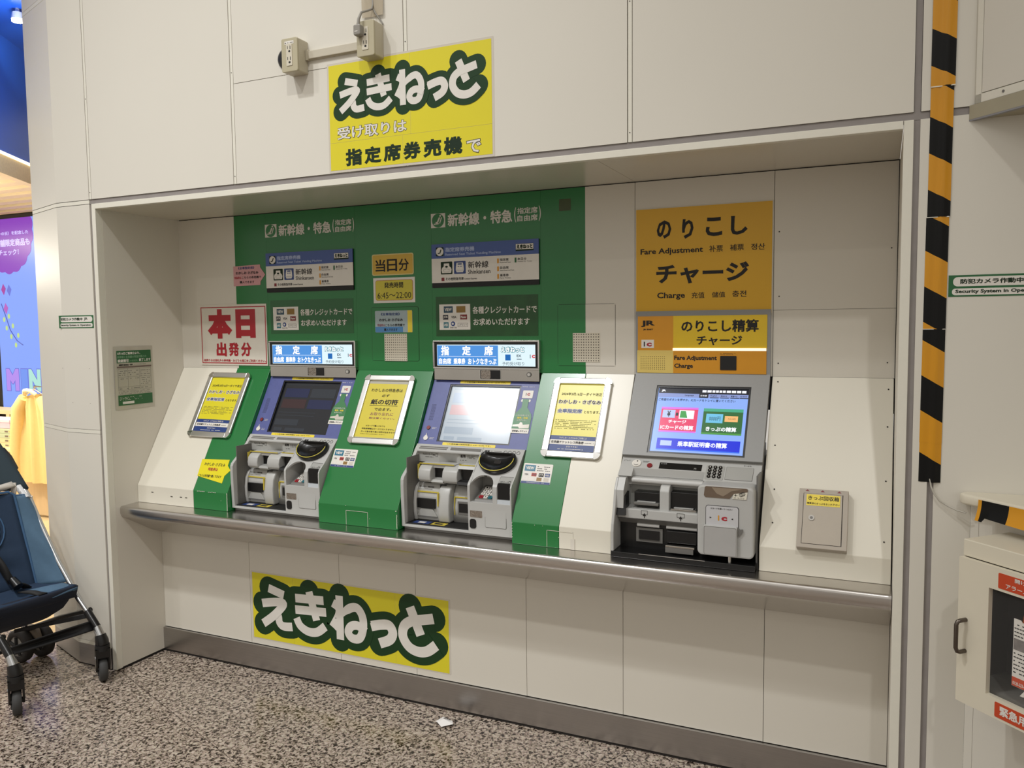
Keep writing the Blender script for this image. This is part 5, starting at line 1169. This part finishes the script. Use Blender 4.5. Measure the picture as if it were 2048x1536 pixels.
for i in range(120):
    a = 2*math.pi*i/120; rr_ = .345+.018*abs(math.sin(a*9)); x, y = cx+rr_*math.cos(a), cy+rr_*1.1*math.sin(a); pb.append((min(max(x, sx0), sx1), min(max(y, z0), z1)))
obj('speech_bubble', MB().poly(pb, 0, .0015), emis('bubble_purple', '#8a3fc0', .85), scs, FSH)
LB = emis('bubble_text', '#c9bcff', 1.0)
text('ニーの日）を記念した', -4.60, 2.382, -4.125, 2.418, LB, scs, FSH, .03, .0022); text('店舗限定商品も', -4.60, 2.277, -4.11, 2.347, LB, scs, FSH, .04, .0022); text('チェック！', -4.56, 2.196, -4.27, 2.252, LB, scs, FSH, .03, .0022)
for ch, a, b_, c_ in (('M', -4.545, -4.365, '#a987e6'), ('I', -4.335, -4.24, '#6d8fe8'), ('N', -4.225, -4.06, '#a6d8cf'), ('N', -4.03, -3.87, '#c9a0e0')):
    text(ch, a-.006, .922, b_+.006, 1.141, emis('letter_edge', '#6a6fd8', .8), scs, FSH, .10, .0005, name='lettering_edge'); text(ch, a, .928, b_, 1.135, emis('letter_'+ch+c_[1:3], c_, .95), scs, FSH, .07, .0015)
vn = MB(); vn.tube([(-4.56, 1.75, .002), (-4.50, 1.62, .002), (-4.45, 1.50, .002), (-4.36, 1.40, .002), (-4.28, 1.36, .002)], .004, 5)
obj('vine_stem', vn, emis('vine_blue', '#4c58b8', .7), scs, FSH)
lf = MB()
for i, (x, y) in enumerate(((-4.53, 1.60), (-4.46, 1.63), (-4.50, 1.52), (-4.41, 1.54), (-4.44, 1.44), (-4.34, 1.45), (-4.38, 1.36))): lf.disc(x, y, .016, .001, .003, k=10, ry=.024)
obj('vine_leaf', lf, emis('leaf_lime', '#b9d68a', .9), scs, FSH, kind='stuff')
for x, y, c_ in ((-4.52, 2.00-.12, '#a53fa0'), (-4.44, 1.87, '#6a74d8'), (-4.50, 1.70, '#b45fc0')):
    obj('blossom', MB().poly([(x-.03, y), (x, y+.055), (x+.035, y+.01), (x+.005, y-.05)], .0005, .002), emis('blossom_'+c_[1:], c_, .85), scs, FSH)
# bulkhead: blue wall, glowing edge, wooden beam and slats
bd = Vector((-.5364, .8440, 0)).normalized(); P0 = Vector((-2.4059, 1.2199, 0))
FBk = frame(P0-bd*2.2, tuple(bd), Z_)
BLW = mat('bulkhead_blue', '#1d4fae', .3, var=.1, scale=2)
obj('blue_bulkhead', MB().box((0, 2.705, -.1), (4.6, 3.50, 0)), BLW, ws, FBk)
obj('light_strip', MB().box((0, 2.690, -.02), (4.6, 2.705, .012)), mat('strip_glow', '#fff0cf', .4, emit=2.2), ws, FBk)
obj('wooden_beam', MB().box((0, 2.56, -.06), (4.6, 2.689, 0)), WOODX, ws, FBk)
obj('blue_ceiling', MB().box((0, 3.50, -.1), (4.6, 3.54, 3.2)), BLW, ws, FBk)
sb = MB().box((.02, .0, 0), (.06, .07, 0))
for i in range(7):
    y = 1.36+.19*i
    xr = P0.x+(y-P0.y)*(bd.x/bd.y)-.10
    box('slat', (-6.5, y, 2.575), (xr, y+.10, 2.66), WOODX, ws)
box('slat_backing', (-6.5, 1.3, 2.665), (-2.75, 2.68, 2.69), mat('backing_umber', '#8c6c45', .7), ws)
t = thing('shop_spotlight', 'small white spotlight hanging from the blue ceiling at the top left', 'lamp', ID, (-1.93, 1.06, 3.40))
obj('lamp_stem', MB().tube([(-1.93, 1.06, 3.50), (-1.93, 1.06, 3.47)], .012, 8), WHITE, t); obj('lamp_body', MB().tube([(-1.93, 1.06, 3.475), (-1.93, 1.06, 3.435)], [.03, .036], 14), WHITE, t)
obj('lamp_face', MB().tube([(-1.93, 1.06, 3.434), (-1.93, 1.06, 3.420)], .034, 14), mat('lamp_glow', '#fff3d8', .4, emit=20), t)
lamp('shop_spot', (-1.98, 1.09, 3.41), 16, (1, .93, .8), .03, target=(-2.60, 1.52, 3.40), spot=45)
lamp('shop_light', (-3.2, 1.2, 2.45), 60, (1, .86, .62), area=(1.6, .8), target=(-3.3, 1.5, 0))
lamp('shop_light', (-5.4, 1.2, 2.45), 60, (1, .86, .62), area=(1.6, .8), target=(-5.4, 1.5, 0))
# counter, stacked boxes and goods
t = thing('shop_counter', 'pale wooden shop counter behind the stroller', 'counter', ID, (-4.0, 2.05, 0))
for i in range(6): box('front_panel', (-5.4+.42*i+.002, 1.85, .02), (-5.4+.42*(i+1)-.002, 1.87, .515), WOOD, t)
box('counter_body', (-5.4, 1.871, .0), (-2.88, 2.3, .515), WOODX, t); box('counter_top', (-5.42, 1.83, .515), (-2.86, 2.32, .542), mat('counter_cream', '#ead9ae', .4), t)
BX = [mat('box_sage', '#b8c2a0', .5), mat('box_sand', '#d6c79a', .5)]
names = ['third row', 'lowest', 'second row', 'topmost']
pos = [(-4.33+.255*i) for i in range(5)]
for j in range(4):
    for i, x in enumerate(pos):
        lev = ('bottom', 'second from bottom', 'third from bottom', 'topmost')[j]; wh = ('leftmost stack on shop counter', 'second stack from left', 'middle stack on shop counter', 'second stack from right', 'stack beside the hanging shirt')[i]
        b_ = thing('gift_box', 'flat gift box, %s, %s' % (lev, wh), 'box', ID, (x+.125, 1.98, .5425+.038*j), 'flat gift boxes stacked on the shop counter')
        box('box_body', (x+.002, 1.86, .5425+.038*j), (x+.252, 2.10, .5790+.038*j), BX[0 if j > 1 else 1], b_, bev=.002)
        box('printed_bow', (x+.07, 1.8592, .553+.038*j), (x+.11, 1.860, .566+.038*j), mat('bow_brown', '#7a6a5c', .5), b_); box('printed_bow', (x+.12, 1.8592, .556+.038*j), (x+.2, 1.860, .566+.038*j), PALEY, b_)
for i, x in enumerate((-3.85, -3.60, -3.44)):
    b_ = thing('pink_box', ('left', 'middle', 'right')[i]+' one of the three pink boxes lying on the sage boxes', 'box', ID, (x, 1.95, .695), 'pink boxes on the sage gift boxes')
    box('box_body', (x, 1.875, .6955), (x+(.24, .15, .135)[i], 2.05, .745), mat('box_pink', '#e2b9c6', .5), b_, bev=.002); box('box_lid', (x, 1.873, .7455), (x+(.24, .15, .135)[i], 2.052, .765), mat('lid_pink', '#edcbd4', .5), b_)
t = thing('display_shelf', 'low wooden shelf with dark openings behind the gift boxes', 'shelf', ID, (-3.6, 2.45, .0))
box('shelf_board', (-4.9, 2.345, .740), (-2.7, 2.56, .775), WOODX, t); box('shelf_back', (-4.9, 2.54, 0), (-2.7, 2.56, .738), DARK, t)
for x in (-4.9, -4.2, -3.55, -3.17, -2.75): box('upright', (x, 2.345, 0), (x+.045, 2.54, .739), WOODX, t)
t = thing('lilac_box', 'small lilac box with a silver ornament on its lid', 'box', ID, (-3.78, 2.42, .7755))
box('box_body', (-3.86, 2.36, .7755), (-3.72, 2.47, .90), mat('box_lilac', '#c8a8dc', .5), t, bev=.003); obj('ornament', MB().tube([(-3.83, 2.41, .902), (-3.80, 2.41, .918), (-3.76, 2.41, .912), (-3.735, 2.41, .935)], [.012, .016, .01, .004], 8), MIRROR, t)
t = thing('price_card', 'pale pink printed card standing beside the lilac box', 'card', ID, (-3.61, 2.40, .7755))
box('card', (-3.71, 2.395, .776), (-3.50, 2.40, .925), mat('card_pink', '#f0c9d6', .5), t); scribble(-3.69, .80, -3.52, .905, 4, PURP, t, FY(2.395), .0005)
# hanging shirt
t = thing('hanging_shirt', 'cream yellow shirt hanging from a hook at the pillar edge', 'clothing', ID, (-3.0, 1.74, .30))
def shirt(a, b, s_=0):
    wdt = .16+.07*(1-b)+(.0 if b < .9 else -.5*(b-.9)); x = -2.985+(a-.5)*2*wdt; y = 1.76-s_*.035-.014*math.sin(a*17+b*2)-.010*math.sin(a*31); z = .30+.70*b-.03*abs(a-.5)*2*(1 if b > .9 else 0)
    return (x, y, z)
SH = mat('shirt_cream', '#edcf8a', .8, var=.05, scale=40)
obj('shirt_front', MB().grid(lambda a, b: shirt(a, b), 24, 14), SH, t); obj('shirt_back', MB().grid(lambda a, b: shirt(a, b, -1.2), 24, 14), SH, t)
for s_ in (-1, 1):
    obj('sleeve', MB().tube([(-2.985+s_*.10, 1.765, .97), (-2.985+s_*.17, 1.76, .88), (-2.985+s_*.20, 1.755, .70), (-2.985+s_*.215, 1.75, .52), (-2.985+s_*.22, 1.75, .36)], [.045, .055, .05, .045, .042], 12), SH, t)
obj('collar', MB().tube([(-3.05, 1.74, 1.0), (-3.02, 1.72, 1.03), (-2.985, 1.715, 1.035), (-2.95, 1.72, 1.03), (-2.92, 1.74, 1.0)], .016, 8), mat('collar_white', '#f3e6c4', .7), t)
obj('hanger', MB().tube([(-3.14, 1.78, .97), (-2.985, 1.78, 1.04), (-2.83, 1.78, .97)], .006, 6), CHROME, t)
rk = thing('garment_rail', 'thin steel garment rail holding the cream shirt', 'rack', ID, (-2.9, 1.78, 0))
obj('rail', MB().tube([(-2.84, 1.78, .0), (-2.84, 1.78, 1.06), (-2.985, 1.78, 1.06), (-2.985, 1.78, 1.045)], .008, 8), CHROME, rk)

# ------------------------------------------------------------------ stroller
ST = thing('stroller', 'blue folding stroller with black front wheels at the left edge of the picture', 'stroller', ID, (-.25, -.27, 0))
NAV = mat('fabric_navy', '#1b3049', .85, var=.12, scale=60, bump=.2); NAVD = mat('fabric_dark_navy', '#121a2a', .85, var=.1, scale=60); LBL = mat('fabric_slate_blue', '#4a667e', .85, var=.1, scale=50, bump=.2)
PIPE = mat('piping_blue', '#35587c', .7); SILV = mat('tube_silver', '#c4c6c8', .25, metal=1); WEB = mat('webbing_black', '#0e0e10', .7); SLT = mat('fabric_slate', '#26353d', .85)
def turned(mb, cx, cy, deg):
    c_, s_ = math.cos(math.radians(deg)), math.sin(math.radians(deg))
    mb.v = [(cx+(x-cx)*c_-(y-cy)*s_, cy+(x-cx)*s_+(y-cy)*c_, z) for x, y, z in mb.v]; return mb
def wheel(cx, cy, r, wd, name='wheel', tone=RUBBER, deg=0, px=None):
    px = cx if px is None else px
    wq = bpy.data.objects.new(name, None); C.objects.link(wq); wq.parent = ST; wq.matrix_world = Matrix.Translation((cx, cy, r))
    n = 28; prof = [(.60, -.5), (.86, -.5), (.97, -.38), (1.0, 0), (.97, .38), (.86, .5), (.60, .5)]
    vs = [(cx+r*p*math.cos(2*math.pi*i/n), cy+wd*q_, r+r*p*math.sin(2*math.pi*i/n)) for i in range(n) for p, q_ in prof]; k = len(prof)
    fs = [(i*k+j, i*k+(j+1) % k, ((i+1) % n)*k+(j+1) % k, ((i+1) % n)*k+j) for i in range(n) for j in range(k)]
    obj('tyre', turned(MB().add(vs, fs, 0, True), px, cy, deg), tone, wq)
    obj('rim', turned(MB().tube([(cx, cy-wd*.42, r), (cx, cy+wd*.42, r)], r*.62, 24), px, cy, deg), SILV if r < .065 else mat('rim_grey', '#8e8a84', .5), wq)
    sp = MB()
    for i in range(5):
        a = 2*math.pi*i/5+.3; sp.tube([(cx, cy-wd*.46, r), (cx+r*.56*math.cos(a), cy-wd*.46, r+r*.56*math.sin(a))], r*.11, 6)
    obj('spokes', turned(sp, px, cy, deg), BLACKM, wq); obj('hub', turned(MB().tube([(cx, cy-wd*.6, r), (cx, cy+wd*.6, r)], r*.2, 12), px, cy, deg), BLACK, wq)
    return wq
for sgn, y, dx in (('far', -.095, 0), ('near', -.445, -.045)):
    wheel(.012+dx, y, .055, .034, deg=-33, px=.033+dx)
    main = [(-.60+dx, y, .985), (-.56+dx, y, .950), (-.465+dx, y, .856), (-.385+dx, y, .765), (-.32+dx, y, .655), (-.222+dx, y, .50), (-.155+dx, y, .415), (-.10+dx, y, .345), (-.045+dx, y, .292)]
    obj('frame_tube', MB().tube(main, .011, 12), SILV, ST)
    obj('leg_sleeve', MB().tube([(-.050+dx, y, .298), (.006+dx, y, .236)], .0165, 12), BLACK, ST); obj('leg_collar', MB().tube([(.004+dx, y, .238), (.024+dx, y, .202)], [.0155, .019], 14), SILV, ST)
    obj('caster_head', MB().tube([(.024+dx, y, .206), (.032+dx, y, .180), (.034+dx, y, .165)], [.022, .027, .026], 14), BLACK, ST)
    obj('caster_neck', MB().tube([(.034+dx, y, .166), (.033+dx, y, .142)], [.029, .029], 14), BLACKM, ST)
    fk = MB()
    for s_ in (-1, 1): fk.poly([(.055+dx, .150), (.016+dx, .150), (-.008+dx, .10), (-.002+dx, .045), (.022+dx, .045), (.050+dx, .085)], -y+s_*.024-.004, -y+s_*.024+.004)
    fk.poly([(.057+dx, .150), (.012+dx, .150), (.010+dx, .118), (.055+dx, .112)], -y-.028, -y+.028)
    fk.v = [(a, -c, b) for a, b, c in fk.v]; ac = MB().disc(.040+dx, .112, .007, -y+.028, -y+.0305, k=14); ac.v = [(a, -c, b) for a, b, c in ac.v]
    obj('caster_fork', turned(fk, .033+dx, y, -33), BLACK, ST); obj('axle_cap', turned(ac, .033+dx, y, -33), mat('cap_grey', '#8d8d8d', .4), ST)
    obj('cross_tube', MB().tube([(-.045+dx, y+.012, .30), (-.25+dx, y+.02, .235), (-.47+dx, y+.02, .15), (-.50+dx, y+.02, .09)], .011, 10), BLACKM, ST)
    obj('rear_tube', MB().tube([(-.50+dx, y+.02, .09), (-.47+dx, y+.015, .30), (-.40+dx, y+.01, .55), (-.38+dx, y, .77)], .011, 10), SILV, ST)
for y, x in ((-.095, -.500), (-.012, -.475), (-.445, -.545), (-.53, -.565)): wheel(x, y, .076, .040, 'wheel', mat('rear_rubber', '#26221f', .7))
obj('rear_axle', MB().tube([(-.475, .01, .076), (-.565, -.55, .076)], .009, 8), BLACKM, ST)
wc = mat('guard_khaki', '#6a5e50', .6)
for y, x in ((-.055, -.487), (-.487, -.555)): obj('wheel_guard', MB().tube([(x-.06, y, .10), (x-.03, y, .14), (x+.03, y, .145), (x+.06, y, .105)], [.014, .022, .022, .014], 10), wc, ST)
# footrest webbing between the front legs and brace
def patch(A, B, C_, D, bulge=(0, 0, 0), n=12, mm=8, thick=0, wr_=0):
    A, B, C_, D = map(Vector, (A, B, C_, D)); bu = Vector(bulge)
    def fn(a, b):
        p = (A*(1-a)+B*a)*(1-b)+(D*(1-a)+C_*a)*b
        p = p+bu*(math.sin(math.pi*a)*math.sin(math.pi*b)); p = p+Vector((1, 0, .3))*wr_*math.sin(9*a+5*b)*math.sin(7*b+2*a)
        return tuple(p)
    return MB().grid(fn, n, mm)
def cloth(name, mb, mt, th=.008, parent=ST):
    o = obj(name, mb, mt, parent); md = o.modifiers.new('thickness', 'SOLIDIFY'); md.thickness = th; md.offset = 0; return o
cloth('footrest_strap', patch((-.058, -.44, .262), (-.018, -.10, .262), (-.006, -.10, .222), (-.050, -.44, .232), (-.03, 0, -.006)), WEB, .005)
cloth('brace_strap', patch((-.30, -.25, .235), (-.040, -.10, .292), (-.036, -.10, .272), (-.30, -.25, .220), (0, 0, -.004)), WEB, .006)
# seat: belly, back, wings
body = [(-.085, .402), (-.080, .385), (-.100, .350), (-.150, .300), (-.23, .255), (-.34, .235), (-.42, .245), (-.44, .33), (-.33, .36), (-.22, .375), (-.14, .402)]
def loft(u_, v_):
    k = u_*len(body); i = int(k) % len(body); f = k-int(k); p, q_ = body[i], body[(i+1) % len(body)]
    x = p[0]*(1-f)+q_[0]*f; z = p[1]*(1-f)+q_[1]*f; y = -.455+.34*v_; e = 1-abs(2*v_-1)**6*.25
    cx, cz = -.24, .31; dx = -.045*(1-v_)
    return (cx+(x-cx)*e+dx, y, cz+(z-cz)*e)
obj('seat_base', MB().grid(loft, 33, 12), NAVD, ST)
cloth('seat_cushion', patch((-.30, -.43, .405), (-.27, -.13, .405), (-.085, -.115, .405), (-.13, -.45, .400), (0, 0, -.030), 18, 12, wr_=.004), NAV, .022)
bk = cloth('backrest', MB().grid(lambda a, b: (-.268-.125*b+.02*math.cos(math.pi*(a-.5)*2)*0-.035*math.sin(math.pi*a)+.006*math.sin(22*b)*(b < .5)*math.sin(math.pi*a)-.03*(1-a), -.44+.275*a, .395+.40*b), 16, 26), NAV, .018)
obj('edge_piping', MB().tube([(-.262, -.165, .40), (-.30, -.163, .52), (-.34, -.163, .65), (-.385, -.164, .79), (-.395, -.18, .803), (-.42, -.30, .808), (-.425, -.42, .803)], .006, 8), PIPE, ST)
for r_, nm in ((.105, 'ring_piping'), (.088, 'ring_piping'), (.066, 'ring_piping')):
    P = []
    for i in range(29):
        a_ = 2*math.pi*i/28; y = -.325+r_*.95*math.cos(a_); z = .665+r_*math.sin(a_); b = (z-.395)/.40; aa = (y+.44)/.275
        if y > -.44: P.append((-.268-.125*b-.035*math.sin(math.pi*max(0, min(1, aa)))-.03*(1-aa)+.012, y, z))
    obj(nm, MB().tube(P, .0035, 6), PIPE, ST)
obj('head_pad', MB().grid(lambda a, b: (-.353-.012+.012*math.cos(b*math.pi/2)-.02*math.sin(a*6.283)*math.sin(b*math.pi/2), -.325+.06*math.cos(a*6.283)*math.sin(b*math.pi/2), .665+.062*math.sin(a*6.283)*math.sin(b*math.pi/2)), 24, 6), LBL, ST)
TB = [(.42, -.158), (.50, -.222), (.58, -.270), (.655, -.32), (.765, -.385), (.80, -.415)]
def tx(z):
    for (z0, x0), (z1, x1) in zip(TB, TB[1:]):
        if z <= z1: return x0+(x1-x0)*(z-z0)/(z1-z0)
    return TB[-1][1]
def wing(a, b):
    zs, zt = .40+.385*b, .415+.36*b; S = Vector((-.268-.125*(zs-.395)/.4, -.165, zs)); T = Vector((tx(zt)+.004, -.092, zt))
    p = S*(1-a)+T*a+Vector((1, 0, .2))*(.020*math.sin(math.pi*a)*(1-.5*b)+.006*math.sin(12*b+5*a)*math.sin(math.pi*a)); return tuple(p)
cloth('side_wing', MB().grid(wing, 14, 26), LBL, .006)
obj('wing_piping', MB().tube([wing(a/8, 1.0) for a in range(9)], .004, 6), PIPE, ST)
cloth('seat_corner', patch((-.19, -.26, .416), (-.150, -.125, .412), (-.078, -.112, .400), (-.092, -.22, .385), (.0, 0, .012), 8, 8), LBL, .014)
cloth('front_edge', patch((-.135, -.455, .404), (-.083, -.110, .412), (-.098, -.112, .362), (-.152, -.455, .362), (.012, 0, 0), 14, 6), NAVD, .014)
obj('seat_fitting', MB().tube([(-.110, -.24, .392), (-.095, -.185, .398)], .009, 10), mat('fitting_olive', '#5d5847', .3, metal=.8), ST)
# harness
cloth('harness_strap', patch((-.355, -.315, .60), (-.350, -.290, .60), (-.265, -.255, .445), (-.27, -.285, .445), (.03, 0, 0), 4, 8), WEB, .004)
cloth('harness_strap', patch((-.19, -.30, .425), (-.17, -.27, .425), (-.105, -.23, .412), (-.11, -.265, .410), (0, 0, .01), 4, 8), WEB, .004)
cloth('harness_strap', patch((-.27, -.285, .445), (-.26, -.25, .445), (-.25, -.19, .405), (-.26, -.21, .402), (.02, 0, .01), 4, 6), WEB, .004)
obj('buckle', MB().tube([(-.262, -.272, .462), (-.225, -.272, .435)], [.016, .020], 10), BLACK, ST)
# folded canopy and loose straps along the upper tube
cloth('folded_canopy', patch((-.64, -.30, 1.0), (-.60, -.085, 1.0), (-.405, -.085, .795), (-.50, -.30, .83), (.0, 0, .02), 10, 10), SLT, .03)
obj('hinge_clip', MB().tube([(-.575, -.078, .965), (-.535, -.076, .928), (-.49, -.078, .882)], [.012, .015, .012], 10), BLACK, ST)
cloth('pale_strap', patch((-.50, -.32, .80), (-.40, -.16, .845), (-.38, -.155, .825), (-.48, -.32, .775), (.02, 0, .01), 8, 4), mat('strap_pale', '#b8b2a8', .7), .003)
cloth('pale_strap', patch((-.40, -.16, .84), (-.385, -.15, .84), (-.40, -.15, .76), (-.415, -.16, .76), (.02, 0, .01), 6, 6), MATS['strap_pale'], .003)
obj('rail_end', MB().tube([(-.42, -.12, .815), (-.375, -.115, .765)], .014, 12), mat('cap_white', '#d9dadb', .3), ST)

lamp('shop_fill', (-3.3, .75, 2.0), 80, (1, .93, .80), .1)  # added warm fill without a fixture, brightens the slats and shop
lamp('shop_fill', (-1.7, .9, 3.1), 22, (.75, .86, 1), .1)  # added bluish fill without a fixture, lifts the blue bulkhead
